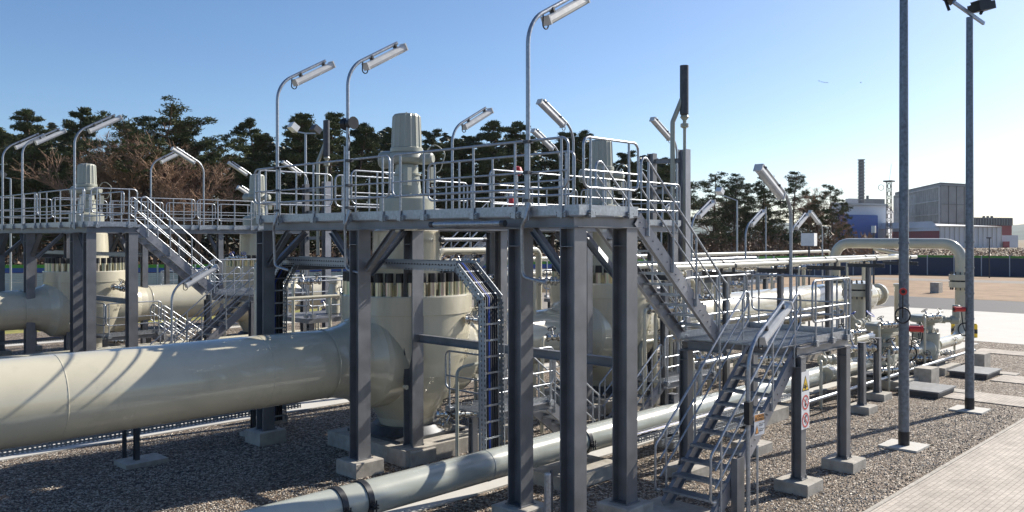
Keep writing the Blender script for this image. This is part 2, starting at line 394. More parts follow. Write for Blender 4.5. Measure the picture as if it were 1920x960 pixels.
# ------------------------------------------------------------------ far buildings
def slab_building(name, label, px0, px1, d, ztop, depth, m, yaw=None):
    p0 = DP(px0, d); p1 = DP(px1, d); return p0, p1
def prism(b, base, z0, z1):
    n = len(base); vs = [V((p.x, p.y, z0)) for p in base] + [V((p.x, p.y, z1)) for p in base]
    b.add(vs, [(i, (i + 1) % n, n + (i + 1) % n, n + i) for i in range(n)]); b.add(vs[n:], [tuple(range(n))]); return b
def zy(y, d): return HC + (HY - y) / FPX * d
def wallgrid(b, p0, p1, z0, z1, nx, nz, t=0.4, wd=0.5):
    d = (p1 - p0); nrm = V((d.y, -d.x, 0)).normalized()
    if nrm.dot(-p0) < 0: nrm = -nrm
    for i in range(nx + 1):
        q = p0 + d * (i / nx) + nrm * t / 2; b.bar(V((q.x, q.y, z0)), V((q.x, q.y, z1)), t, wd, up=d.normalized())
    for k in range(1, nz + 1):
        z = z0 + (z1 - z0) * k / nz; b.bar(p0 + nrm * (t / 2 + 0.03) + V((0, 0, z)), p1 + nrm * (t / 2 + 0.03) + V((0, 0, z)), t, wd)
# turbine hall
h = thing('power_station_hall', 'tall windowless grey concrete hall behind the two lamp posts', 'hall', DP(1760, 620))
a0 = DP(1678, 760); a1 = DP(1763, 620); a2 = DP(1822, 640); a3 = DP(1770, 860)
zt = zy(345, 620)
b = MB(); prism(b, [a0, a1, a2, a3], 0, zt); b.build('wall', 'facadegrey', h)
b = MB(); wallgrid(b, a0, a1, 2, zt - 2, 26, 4, 1.2, 0.9); b.build('facade_rib', 'facadepale', h)
nrm = V((-(a1 - a0).y, (a1 - a0).x, 0)).normalized(); nrm = nrm if nrm.dot(a0) < 0 else -nrm
b = MB(); q0 = a0 + nrm * 0.5; q1 = a0 + (a1 - a0) * 0.52 + nrm * 0.5
b.bar(q0 + V((0, 0, zt * 0.55)), q1 + V((0, 0, zt * 0.55)), 0.8, zt * 0.72); b.build('pale_cladding', 'facadepale', h)
b = MB(); prism(b, [a0 + V((0, 0, 0)), a1, a2, a3], zt + 0.01, zt + 1.2); b.build('roof', 'facadedark', h)
b = MB(); wallgrid(b, a1, a2, 2, zt - 1, 4, 3, 0.5, 0.25); b.build('panel_joint', 'facadedark', h)
# low red and white store
h = thing('storage_hall', 'long low white shed with red side and sawtooth ridge in front of the grey hall', 'shed', DP(1780, 380))
d = 380
def P(px, dd): return DP(px, dd)
b = MB(); prism(b, [P(1762, 375), P(1877, 395), P(1850, 460), P(1740, 440)], 0, zy(424, d)); b.build('wall', 'facadewhite', h)
b = MB(); prism(b, [P(1675, 430), P(1762.2, 376), P(1745, 440), P(1672, 470)], 0, zy(432, d)); b.build('side_wall', 'facadered', h)
b = MB(); prism(b, [P(1674, 428), P(1763, 374), P(1745, 440), P(1672, 470)], zy(433, d), zy(427, d)); b.build('fascia', 'facadewhite', h)
b = MB()
for i in range(3):
    pa = P(1680 + i * 27, 428 - i * 17); pb = P(1680 + (i + 1) * 27, 428 - (i + 1) * 17); z0 = zy(427, d); pm = (pa + pb) / 2
    back = V((FW.x, FW.y, 0)) * 60
    vs = [pa + V((0, 0, z0)), pb + V((0, 0, z0)), pm + V((0, 0, z0 + 3)), pa + back + V((0, 0, z0)), pb + back + V((0, 0, z0)), pm + back + V((0, 0, z0 + 3))]
    b.add(vs, [(0, 1, 2), (3, 5, 4), (0, 2, 5, 3), (1, 4, 5, 2)])
b.build('sawtooth_roof', 'roofpale', h)
b = MB()
q = [P(1755, 372), P(1879, 393), P(1853, 462), P(1735, 440)]; z0 = zy(424, d) + 0.02; z1 = zy(414.5, d)
b.add([q[0] + V((0, 0, z0)), q[1] + V((0, 0, z0)), q[2] + V((0, 0, z0 + 1.2)), q[3] + V((0, 0, z1))], [(0, 1, 2, 3)])
b.add([q[0] + V((0, 0, z0)), q[3] + V((0, 0, z1)), q[3] + V((0, 0, z0))], [(0, 1, 2)]); b.build('roof', 'roofpale', h)
b = MB(); wallgrid(b, P(1762, 374.5), P(1877, 394.5), 0.5, zy(425, d), 13, 1, 0.3, 0.3); b.build('downpipe', 'facadepale', h)
b = MB(); prism(b, [P(1877.2, 396), P(1909, 402), P(1890, 440), P(1872, 430)], 0, zy(441, d)); b.build('lean_to', 'facadewhite', h)
b = MB(); prism(b, [P(1881, 394), P(1893, 395.5), P(1892, 397), P(1880, 396)], 0, zy(453, d)); b.build('door', 'facadered', h)
# hangar with blue door
h = thing('workshop_hangar', 'white hangar with a huge blue sliding door behind the pines', 'hangar', DP(1620, 430))
b = MB(); prism(b, [P(1560, 420), P(1663, 440), P(1675, 560), P(1560, 560)], 0, zy(385, 430)); b.build('wall', 'facadewhite', h)
b = MB(); prism(b, [P(1572, 420.6), P(1645, 434.5), P(1645, 436), P(1572, 424)], 0, zy(403, 430)); dr = b.build('sliding_door', 'facadeblue', h)
b = MB(); wallgrid(b, P(1572, 420.2), P(1645, 434.1), 1, zy(404, 430), 1, 9, 0.2, 0.25); b.build('door_rail', 'facadeblue', dr)
b = MB(); prism(b, [P(1558, 418), P(1664, 438), P(1676, 562), P(1558, 562)], zy(385, 430) + 0.02, zy(381, 430)); b.build('parapet', 'facadepale', h)
h = thing('boiler_house', 'grey block with a stepped roof right under the tall chimney', 'building', DP(1625, 640))
b = MB(); prism(b, [P(1590, 600), P(1659, 610), P(1659, 700), P(1590, 700)], 0, zy(372, 600)); b.build('wall', 'facadegrey', h)
b = MB(); prism(b, [P(1585, 590), P(1610, 594), P(1610, 680), P(1585, 680)], 0, zy(372.5, 590)); b.build('annex', 'facadewhite', h)
b = MB(); prism(b, [P(1624, 620), P(1629, 620), P(1629, 640), P(1624, 640)], zy(372, 600), zy(364, 600)); b.build('roof_vent', 'facadedark', h)
b = MB(); cp = DP(1615, 585); zt = zy(300, 585)
h = thing('chimney', 'tall grey lattice braced chimney above the boiler house', 'chimney', cp)
b.lathe([(2.1, 0), (1.9, zt * 0.5), (1.7, zt)], cp, n=16); b.build('flue', 'facadedark', h)
b = MB()
for k in range(14):
    z = 30 + (zt - 30) * k / 13; b.lathe([(2.2, z), (2.5, z), (2.5, z + 0.4), (2.2, z + 0.4)], cp, n=16)
    if k < 13:
        z2 = 30 + (zt - 30) * (k + 1) / 13
        for s in range(4):
            t = s * math.pi / 2; t2 = t + math.pi / 2
            b.bar(cp + V((2.4 * math.cos(t), 2.4 * math.sin(t), z)), cp + V((2.4 * math.cos(t2), 2.4 * math.sin(t2), z2)), 0.25, 0.25)
b.build('gallery_frame', 'facadegrey', h)
h = thing('green_annex', 'dark green and red low building at the far right edge', 'building', DP(1850, 520))
b = MB(); prism(b, [P(1818, 510), P(1897, 520), P(1885, 600), P(1815, 590)], 0, zy(423, 515)); b.build('wall', 'facadered', h)
b = MB(); prism(b, [P(1817, 509), P(1898, 519), P(1886, 601), P(1814, 591)], zy(423, 515) + 0.01, zy(408, 515)); b.build('upper_storey', 'facadedark', h)
b = MB(); wallgrid(b, P(1818, 508.6), P(1898, 518.6), zy(422, 515), zy(409, 515), 16, 1, 0.3, 0.3); b.build('facade_rib', 'facadegrey', h)
b = MB(); c = P(1852, 540)
for k in (-2.5, 0, 2.5): b.cyl(c + RT * k + V((0, 0, zy(408, 515))), c + RT * k + V((0, 0, zy(403, 515))), 0.8, n=8)
b.build('roof_vent', 'facadedark', h)
# lattice mast
mp = DP(1667, 150); h = thing('radio_mast', 'slim dark lattice mast with a whip antenna in front of the hangar', 'mast', mp)
b = MB(); zt = zy(342, 150)
for sx in (-1, 1):
    for sy in (-1, 1): b.bar(mp + V((sx * .42, sy * .42, 0)), mp + V((sx * .3, sy * .3, zt)), .09, .09)
for k in range(22):
    z = k * zt / 22; z2 = (k + 1) * zt / 22; s = 1 if k % 2 else -1
    for q in range(4):
        c1 = [(-1, -1), (1, -1), (1, 1), (-1, 1)][q]; c2 = [(-1, -1), (1, -1), (1, 1), (-1, 1)][(q + 1) % 4]
        if s < 0: c1, c2 = c2, c1
        b.bar(mp + V((c1[0] * .38, c1[1] * .38, z)), mp + V((c2[0] * .38, c2[1] * .38, z2)), .06, .06)
b.build('lattice_frame', 'darksteel', h)
b = MB(); b.cyl(mp + V((0, 0, zt)), mp + V((0.3, -.3, zy(308, 150))), .03, n=5); b.build('whip_antenna', 'galv', h)
b = MB(); b.box(mp + V((0, 0, zt + .2)), (1.5, 1.5, .25)); b.torus(mp + RT * -1.4 + V((0, 0, zt - .9)), FW, .5, .05, 12, 4); b.build('head_bracket', 'darksteel', h)
# small far wayside posts
for i, (px, d, yt, lab) in enumerate(((1855, 100, 446, 'short black lamp post in front of the navy fence at right'), (1638, 60, 430, 'thin antenna post with a bulb top before the blue door'))):
    c = DP(px, d); h = thing('yard_lamp' if i == 0 else 'antenna_post', lab, 'lamp post' if i == 0 else 'post', c)
    b = MB(); b.cyl(c, c + V((0, 0, zy(yt, d))), .07, n=6); b.build('pole', 'darksteel', h)
    b = MB(); b.box(c + V((0, 0, zy(yt, d))), (.5, .5, .15) if i == 0 else (.25, .25, .5)); b.build('head', 'darksteel' if i == 0 else 'galv', h)

# ------------------------------------------------------------------ perimeter fence
fp = [V(p + (0,)) for p in ((-30, 108), (8, 91), (25, 76), (31, 70.3), (49, 56), (72, 51.5), (96, 48.5), (114, 40), (121, 10), (132, -60))]
h = thing('perimeter_fence', 'long corrugated boundary fence with bright green top strip over blue panels', 'fence', fp[4])
bg_, bb_, bc_, bd_, bp_ = MB(), MB(), MB(), MB(), MB()
posts = []
for i in range(len(fp) - 1):
    a, c = fp[i], fp[i + 1]; L = (c - a).length; dr = (c - a) / L; n_ = V((dr.y, -dr.x, 0)); n_ = n_ if n_.dot(a) < 0 else -n_
    bg_.bar(a + V((0, 0, 2.36)), c + V((0, 0, 2.36)), .10, .26)
    navy = i >= 5
    (bd_ if navy else bb_).bar(a + V((0, 0, 2.04 if not navy else 1.11)), c + V((0, 0, 2.04 if not navy else 1.11)), .085, .38 if not navy else 2.22)
    if not navy:
        for k in range(12): bc_.bar(a + n_ * (.02 if k % 2 else 0) + V((0, 0, .08 + .15 * k)), c + n_ * (.02 if k % 2 else 0) + V((0, 0, .08 + .15 * k)), .05, .13)
    for k in range(int(L / 3) + 1): posts.append((a + dr * (k * 3) + n_ * .08))
bg_.build('top_strip', 'fencegreen', h); bb_.build('blue_band', 'fenceblue', h); bc_.build('corrugated_sheet', 'fencegrey', h); bd_.build('navy_sheet', 'fencenavy', h)
near = sorted(posts, key=lambda p: p.length)[:90]
for p in near: MB().bb(p.x - .05, p.x + .05, p.y - .05, p.y + .05, 0, 2.5).build('post', 'fencegrey', h)
# second mesh fence beyond with bushes line
hb = MB(); rnd = random.Random(3)
for i in range(9000):
    px = rnd.uniform(1560, 1960); d = rnd.uniform(135, 300); c = DP(px, d, rnd.uniform(0, 1.1)); s = rnd.uniform(.12, .5)
    vs = [c + V((rnd.uniform(-s, s), rnd.uniform(-s, s), rnd.uniform(-s * .6, s))) for _ in range(3)]; hb.add(vs, [(0, 1, 2)])
o = hb.build('scrub', 'drybush'); tag(o, 'brown winter scrub covering the field beyond the navy fence', 'scrub'); o['kind'] = 'stuff'

# ------------------------------------------------------------------ trees
def limb(b, pts, r0, r1, n=5):
    m = len(pts); b.tube(pts, [r0 + (r1 - r0) * i / (m - 1) for i in range(m)], n, cap=False)
def tuft_cloud(b, c, rx, rz, n, rnd, s=0.2):
    for _ in range(n):
        while True:
            p = V((rnd.uniform(-1, 1), rnd.uniform(-1, 1), rnd.uniform(-1, 1)))
            if p.length < 1: break
        q = c + V((p.x * rx, p.y * rx, p.z * rz)); dd = V((rnd.gauss(0, 1), rnd.gauss(0, 1), rnd.gauss(0.5, 1))).normalized()
        _, s1, u1 = basis(dd); L = s * rnd.uniform(.6, 1.7); wd = s * .24
        for t in (0, 1):
            e = s1 if t else u1
            b.add([q - e * wd, q + e * wd, q + dd * L + e * wd * .4, q + dd * L - e * wd * .4], [(0, 1, 2, 3)])
def make_pine(seed, H, style):
    rnd = random.Random(seed); t = MB(); cr = MB()
    n = 8; bend = [V((0, 0, 0))]; dx, dy = rnd.uniform(-.1, .1), rnd.uniform(-.1, .1)
    for i in range(1, n + 1):
        dx += rnd.uniform(-.05, .05); dy += rnd.uniform(-.05, .05)
        bend.append(bend[-1] + V((dx * H / n, dy * H / n, H * .96 / n)))
    limb(t, bend, H * .0135, H * .002, 7)
    def at(f):
        x = f * n; i = min(int(x), n - 1); return bend[i].lerp(bend[i + 1], x - i)
    start = {0: .28, 1: .50, 2: .18}[style]
    nl = {0: 62, 1: 34, 2: 78}[style]
    for i in range(nl):
        f = start + (1 - start) * (i / nl) ** .9; p = at(min(f, .995)); az = rnd.uniform(0, 6.283)
        g = (f - start) / (1 - start)
        if style == 1: L = H * (.27 * (1 - g) ** .4 + .07) * rnd.uniform(.5, 1.2)
        elif style == 0: L = H * (.21 * (1 - g * .85) ** .8) * rnd.uniform(.45, 1.25)
        else: L = H * (.20 * (1 - g) ** .8 + .02) * rnd.uniform(.5, 1.25)
        rise = rnd.uniform(.0, .45) if style != 2 else rnd.uniform(-.1, .35)
        if style == 1: rise = rnd.uniform(.15, .7)
        d = V((math.cos(az), math.sin(az), rise)).normalized(); sdv = V((-d.y, d.x, 0))
        m1 = p + d * L * .5 + V((0, 0, -.05 * L)); e = p + d * L + V((0, 0, L * .14))
        limb(t, [p, m1, e], H * .0045 * (1.1 - g * .6), H * .001, 4)
        k = int(7 + L * 2.2)
        for j in range(k):
            ff = rnd.uniform(.3, 1.05) ** .7; sp = L * .30 * (1.15 - abs(ff - .6))
            q = p.lerp(e, ff) + sdv * rnd.gauss(0, .55) * sp + V((0, 0, rnd.uniform(-.02, .10) * L))
            sz = rnd.uniform(.22, .5) * (H / 18)
            tuft_cloud(cr, q, sz * 1.05, sz * .5, int(17 + 30 * sz), rnd, .17)
            if j % 2: limb(t, [p.lerp(e, ff * .75), q], H * .0016, H * .0006, 3)
    return t, cr
def make_open(seed, H):
    rnd = random.Random(seed); t = MB(); cr = MB(); n = 8; bend = [V((0, 0, 0))]; dx, dy = rnd.uniform(-.06, .06), rnd.uniform(-.06, .06)
    for i in range(1, n + 1):
        dx += rnd.uniform(-.05, .05); dy += rnd.uniform(-.05, .05); bend.append(bend[-1] + V((dx * H / n, dy * H / n, H * .96 / n)))
    limb(t, bend, H * .012, H * .002, 7)
    for i in range(46):
        f = .22 + .78 * (i / 46); x = min(f, .995) * n; k0 = min(int(x), n - 1); p = bend[k0].lerp(bend[k0 + 1], x - k0); az = rnd.uniform(0, 6.283); g = (f - .22) / .78
        L = H * (.23 * (1 - g) ** .6 + .035) * rnd.uniform(.35, 1.25); d = V((math.cos(az), math.sin(az), rnd.uniform(-.05, .4))).normalized(); e = p + d * L; sdv = V((-d.y, d.x, 0))
        limb(t, [p, p + d * L * .5 - V((0, 0, .05 * L)), e], H * .004 * (1.1 - g * .6), H * .001, 4)
        if g < .3 and rnd.random() < .4: continue
        for j in range(int(3 + L * 2.2)):
            ff = rnd.uniform(.45, 1.05); q = p.lerp(e, ff) + sdv * rnd.gauss(0, .2) * L + V((0, 0, rnd.uniform(-.10, .16) * L)); sz = rnd.uniform(.25, .62)
            tuft_cloud(cr, q, sz, sz * .6, int(15 + 32 * sz), rnd, .16); limb(t, [p.lerp(e, ff * .7), q], H * .0014, H * .0006, 3)
    return t, cr
def make_bare(seed, H):
    rnd = random.Random(seed); t = MB(); tw = MB()
    def grow(p, d, L, r, lev):
        m = p + d * L * .5 + V((rnd.gauss(0, .03), rnd.gauss(0, .03), rnd.gauss(0, .02))) * L
        e = p + d * L
        limb(t if lev < 3 else tw, [p, m, e], max(r, .013), max(r * .6, .009), 5 if lev < 2 else 3)
        if lev >= 6: return
        k = 3 if lev > 0 else 7
        for i in range(k):
            nd = (d + V((rnd.gauss(0, .55), rnd.gauss(0, .55), rnd.gauss(.12, .25)))).normalized()
            grow(p.lerp(e, rnd.uniform(.45, 1)), nd, L * rnd.uniform(.55, .8), r * .58, lev + 1)
    grow(V((0, 0, 0)), V((0, 0, 1)), H * .26, H * .012, 0)
    return t, tw
TREES = []
def tree_proto(kind, seed, H, style=0):
    h = thing('pine_tree' if kind == 'pine' else 'bare_tree', '', 'tree', (0, 0, 0))
    if kind == 'pine':
        t, c = make_pine(seed, H, style) if style < 3 else make_open(seed, H); t.build('trunk', 'bark', h); c.build('crown', 'needle', h)
    else:
        t, c = make_bare(seed, H); t.build('trunk', 'barkbirch', h); c.build('crown', 'twig', h)
    H = max(v.co.z for o in h.children for v in o.data.vertices)
    return [h, False, H]
PT = []
PT += [tree_proto('pine', 11, 18, 0), tree_proto('pine', 12, 18, 1), tree_proto('pine', 13, 18, 2), tree_proto('pine', 14, 18, 0), tree_proto('pine', 15, 18, 1), tree_proto('pine', 16, 18, 2)]
PT += [tree_proto('pine', 31, 16, 3), tree_proto('pine', 32, 16, 3), tree_proto('pine', 33, 16, 3)]
BT = [tree_proto('bare', 21, 15), tree_proto('bare', 22, 15), tree_proto('bare', 23, 15)]
tr = random.Random(5)
def plant(pr, px, d, ytop, label, group, wide=1.0, rot=None):
    H = HC + (HY - ytop) / FPX * d; s = H / pr[2]; c = DP(px, d); c.z = -.05
    if not pr[1]: o = pr[0]; pr[1] = True; o.location = c; o['label'] = label; o['group'] = group
    else: o = copy_tree(pr[0], c, label, group=group)
    o.rotation_euler = (0, 0, tr.uniform(0, 6.28) if rot is None else rot); o.scale = (s * wide, s * wide, s)
G1 = 'pines along the wood edge'
LEFTP = [(-12, 92, 236, 0, 1.0, 'dark pine cut by the left edge of the picture'), (33, 95, 222, 3, .95, 'dark pine left of the twin topped pines at far left'),
 (70, 90, 200, 2, 1.0, 'tall pointed pine between the two leftmost pines and the third lamp'), (104, 98, 246, 5, 1.0, 'lower dark pine filling the gap left of the third lamp'),
 (140, 90, 198, 0, 1.0, 'tall pine directly behind the third lamp from the left'), (172, 93, 220, 3, 1.05, 'pine with a broad crown just right of the third lamp'),
 (342, 86, 192, 1, 1.35, 'flat topped umbrella pine standing above the bare brown trees'), (392, 90, 222, 4, 1.25, 'leaning umbrella pine right of the flat topped one'),
 (428, 93, 278, 1, 1.1, 'low spreading pine beneath the umbrella pines'), (306, 96, 320, 3, .8, 'low dark pine beneath the flat topped umbrella pine'),
 (478, 96, 262, 0, 1.0, 'pine behind the far actuator at the left end of the front platform'), (512, 92, 225, 3, 1.1, 'bushy pine just left of the first tall front lamp'),
 (540, 90, 206, 2, 1.15, 'tall bushy pine right behind the first tall front lamp'), (577, 94, 222, 0, 1.05, 'pine between the floodlight mast and the grey vent stack'),
 (606, 88, 202, 5, 1.05, 'pointed pine rising behind the left vent stack'), (642, 95, 232, 3, 1.1, 'pine directly behind the lamp with the horn'),
 (684, 98, 226, 0, 1.0, 'pine in the middle between the second lamp and the big actuator'), (722, 104, 240, 5, 1.0, 'slim pine just left of the big beige actuator'),
 (806, 104, 244, 3, .95, 'pine just right of the big beige actuator'), (850, 106, 256, 0, 1.0, 'pine behind the thin lamp right of the big actuator'),
 (884, 108, 262, 2, 1.1, 'pine with a low top right of the thin lamp'), (915, 110, 252, 3, 1.0, 'pine standing left of the red beacon'),
 (950, 104, 222, 2, 1.1, 'tall pine above the red beacon'), (985, 108, 224, 0, 1.05, 'tall pine directly behind the tallest lamp pole'),
 (1030, 110, 240, 3, 1.1, 'pine between the tallest lamp pole and the platform corner'), (1066, 116, 262, 5, 1.0, 'pine just behind the platform corner'),
 (1100, 110, 240, 0, .9, 'pine rising behind the second beige actuator'), (1142, 116, 268, 2, 1.0, 'pine just right of the second beige actuator'),
 (1180, 118, 284, 3, 1.05, 'pine behind the top of the descending handrail'), (1212, 120, 296, 5, 1.0, 'pine left of the tall vent stack'),
 (1250, 122, 292, 0, 1.0, 'pine hidden behind the steel frame of the vent stack')]
for px, d, yt, k, wd, lab in LEFTP: plant(PT[k], px, d, yt, lab, G1, wd * 1.14)
G2 = 'open pines between the vent stack and the hangar'
for px, d, yt, k, wd, lab in [(1298, 116, 298, 6, 1.35, 'open pine hard against the right of the pale vent stack column'), (1330, 122, 322, 7, 1.3, 'open pine above the nearest of the low right hand lamps'),
 (1372, 124, 322, 8, 1.2, 'open pine behind the floodlight arm right of the vent stack'), (1398, 130, 340, 6, 1.2, 'shorter open pine behind the second low right hand lamp'), (1350, 132, 338, 8, 1.2, 'open pine in the second rank right of the vent stack'),
 (1427, 126, 326, 7, 1.25, 'thin crowned pine just left of the large tilted luminaire'), (1480, 120, 318, 8, 1.35, 'tall open pine directly right of the large tilted luminaire'),
 (1452, 134, 350, 6, 1.0, 'small pine under the large tilted luminaire'), (1568, 118, 344, 7, 1.2, 'rightmost tall pine before the blue hangar door'), (1576, 120, 372, 8, .7, 'small pine leaning in front of the blue hangar door'), (1505, 128, 366, 6, 1.0, 'small open pine left of the bare tree at right')]:
    plant(PT[k], px, d, yt, lab, G2, wd)
G3 = 'bare brown trees between the pines'
for px, d, yt, k, wd, lab in [(205, 84, 238, 0, 0.95, 'bare brown tree just right of the third lamp'), (236, 85, 240, 1, 0.95, 'bare reddish tree above the left stair top'),
 (262, 84, 244, 2, 0.95, 'bare brown tree in the middle of the brown group'), (292, 84, 250, 0, 0.95, 'bare tree left of the umbrella pine trunk'),
 (325, 83, 290, 1, 0.95, 'low bare tree under the umbrella pine'), (372, 83, 300, 2, 0.95, 'low bare tree behind the two left facing lamps'), (452, 96, 318, 0, 1.1, 'low bare tree in the gap between the pine groups'),
 (1528, 120, 348, 1, 1.0, 'bare leafless tree between the last two pines at right'), (1345, 140, 372, 2, .9, 'thin bare tree among the open pines')]:
    plant(BT[k], px, d, yt, lab, G3, wd)
# far-off wood behind, one mass
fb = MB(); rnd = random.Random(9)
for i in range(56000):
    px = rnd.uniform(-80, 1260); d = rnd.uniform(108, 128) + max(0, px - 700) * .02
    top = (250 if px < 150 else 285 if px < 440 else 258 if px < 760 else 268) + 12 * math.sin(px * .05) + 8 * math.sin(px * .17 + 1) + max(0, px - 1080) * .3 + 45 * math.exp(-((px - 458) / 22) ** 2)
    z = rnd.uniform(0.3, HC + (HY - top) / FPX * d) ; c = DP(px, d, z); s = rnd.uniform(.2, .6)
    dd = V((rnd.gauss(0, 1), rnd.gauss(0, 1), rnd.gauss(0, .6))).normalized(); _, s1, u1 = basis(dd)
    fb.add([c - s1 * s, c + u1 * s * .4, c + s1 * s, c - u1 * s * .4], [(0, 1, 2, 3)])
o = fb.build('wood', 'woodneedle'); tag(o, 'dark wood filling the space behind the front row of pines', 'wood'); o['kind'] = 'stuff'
fb = MB()
for i in range(11000):
    px = rnd.uniform(-80, 1640) if i < 7000 else rnd.uniform(1240, 1640); d = rnd.uniform(84, 100) if px < 1200 else rnd.uniform(112, 135)
    z = rnd.uniform(0.1, 2.6) ** 1.2 + (rnd.uniform(0, 2.4) if px > 1200 else 0); c = DP(px, d, z); s = rnd.uniform(.15, .5)
    dd = V((rnd.gauss(0, .4), rnd.gauss(0, .4), 1)).normalized(); _, s1, u1 = basis(dd)
    fb.add([c - s1 * .05, c + s1 * .05, c + dd * s * 2 + u1 * .3], [(0, 1, 2)]); fb.add([c, c + s1 * s, c + dd * s], [(0, 1, 2)])
o = fb.build('undergrowth', 'drybush'); tag(o, 'brown winter undergrowth at the foot of the pines', 'undergrowth'); o['kind'] = 'stuff'

# ------------------------------------------------------------------ railings, gratings, columns
DECK = 5.15
def panel(root, p, q, z, posts, loop=(1, 1), name='railing', foot=.1, label=None):
    """closed guard-rail panel from p to q (2-D), posts = fractions"""
    P0 = V((p[0], p[1], z)); Q0 = V((q[0], q[1], z)); b = MB(); up = V((0, 0, 1))
    b.tube([P0 + up * .38, P0 + up * 1.17, Q0 + up * 1.17, Q0 + up * .38], .0215, 8, .13, 4, closed=True)
    b.tube([P0 + up * .65, Q0 + up * .65], .017, 7)
    r = b.build(name, 'galv', root, label)
    d = (Q0 - P0).normalized(); n_ = V((d.y, -d.x, 0))
    for f in posts:
        c = P0.lerp(Q0, f); pb = MB(); pb.cyl(c - up * foot, c + up * 1.17, .021, n=7)
        pb.box(c - up * (foot - .07), (.10, .10, .11)); pb.box(c + d * .075 - up * (foot - .07), (.05, .05, .10))
        for s in (-1, 1):
            for t in (-.02, .02): pb.cyl(c + d * .075 * s + V((0, 0, -foot + .07 + t)) - n_ * .05, c + d * .075 * s + V((0, 0, -foot + .07 + t)) + n_ * .05, .011, n=6)
        pb.build('post', 'galv', r)
    return r
def grating(b, x0, x1, y0, y1, z, holes=(), pitch=.05, along='y'):
    if along == 'y':
        n = int((x1 - x0) / pitch)
        for i in range(n + 1):
            x = x0 + (x1 - x0) * i / n; segs = [(y0, y1)]
            for hx, hy, hr in holes:
                if abs(x - hx) < hr:
                    hh = math.sqrt(hr * hr - (x - hx) ** 2); segs = [(y0, hy - hh), (hy + hh, y1)]
            for a, c in segs:
                if c > a: b.bb(x - .003, x + .003, a, c, z - .032, z)
        m = int((y1 - y0) / .3)
        for i in range(m + 1):
            y = y0 + (y1 - y0) * i / m
            if any(abs(y - hy) < hr for _, hy, hr in holes):
                xs = x0
                for hx, hy, hr in holes: b.bb(xs, hx - hr, y - .004, y + .004, z - .012, z - .002); xs = hx + hr
                b.bb(xs, x1, y - .004, y + .004, z - .012, z - .002)
            else: b.bb(x0, x1, y - .004, y + .004, z - .012, z - .002)
def column(root, x, y, ztop, size=.3, foot=.3, fsz=.68, name='column', fname='concrete_footing'):
    b = MB(); b.hbeam((x, y, foot + .015), (x, y, ztop - .012), size, size, .02, .014, up=V((0, 1, 0)))
    b.bb(x - size * .62, x + size * .62, y - size * .62, y + size * .62, foot + .001, foot + .02)
    b.bb(x - size * .55, x + size * .55, y - size * .55, y + size * .55, ztop - .012, ztop)
    for sx in (-1, 1):
        for sy in (-1, 1): b.cyl((x + sx * size * .5, y + sy * size * .5, foot + .015), (x + sx * size * .5, y + sy * size * .5, foot + .075), .016, n=6)
    b.bb(x - size * .5, x - .008, y - size * .5 + .021, y + size * .5 - .021, ztop - size * 1.0, ztop - size * 1.0 + .012)
    c = b.build(name, 'column', root)
    f = MB(); s = fsz / 2
    c_ = .018; f.loft([[V((x + a * (s - q), y + d * (s - q), z)) for a, d in ((-1, -1), (1, -1), (1, 1), (-1, 1))] for q, z in ((0, -.15), (0, foot - c_), (c_, foot))], False); f.build(fname, 'concrete', c)
    return c
def beam(b, p, q, h=.18, w_=.16): b.hbeam(p, q, h, w_, .014, .01)
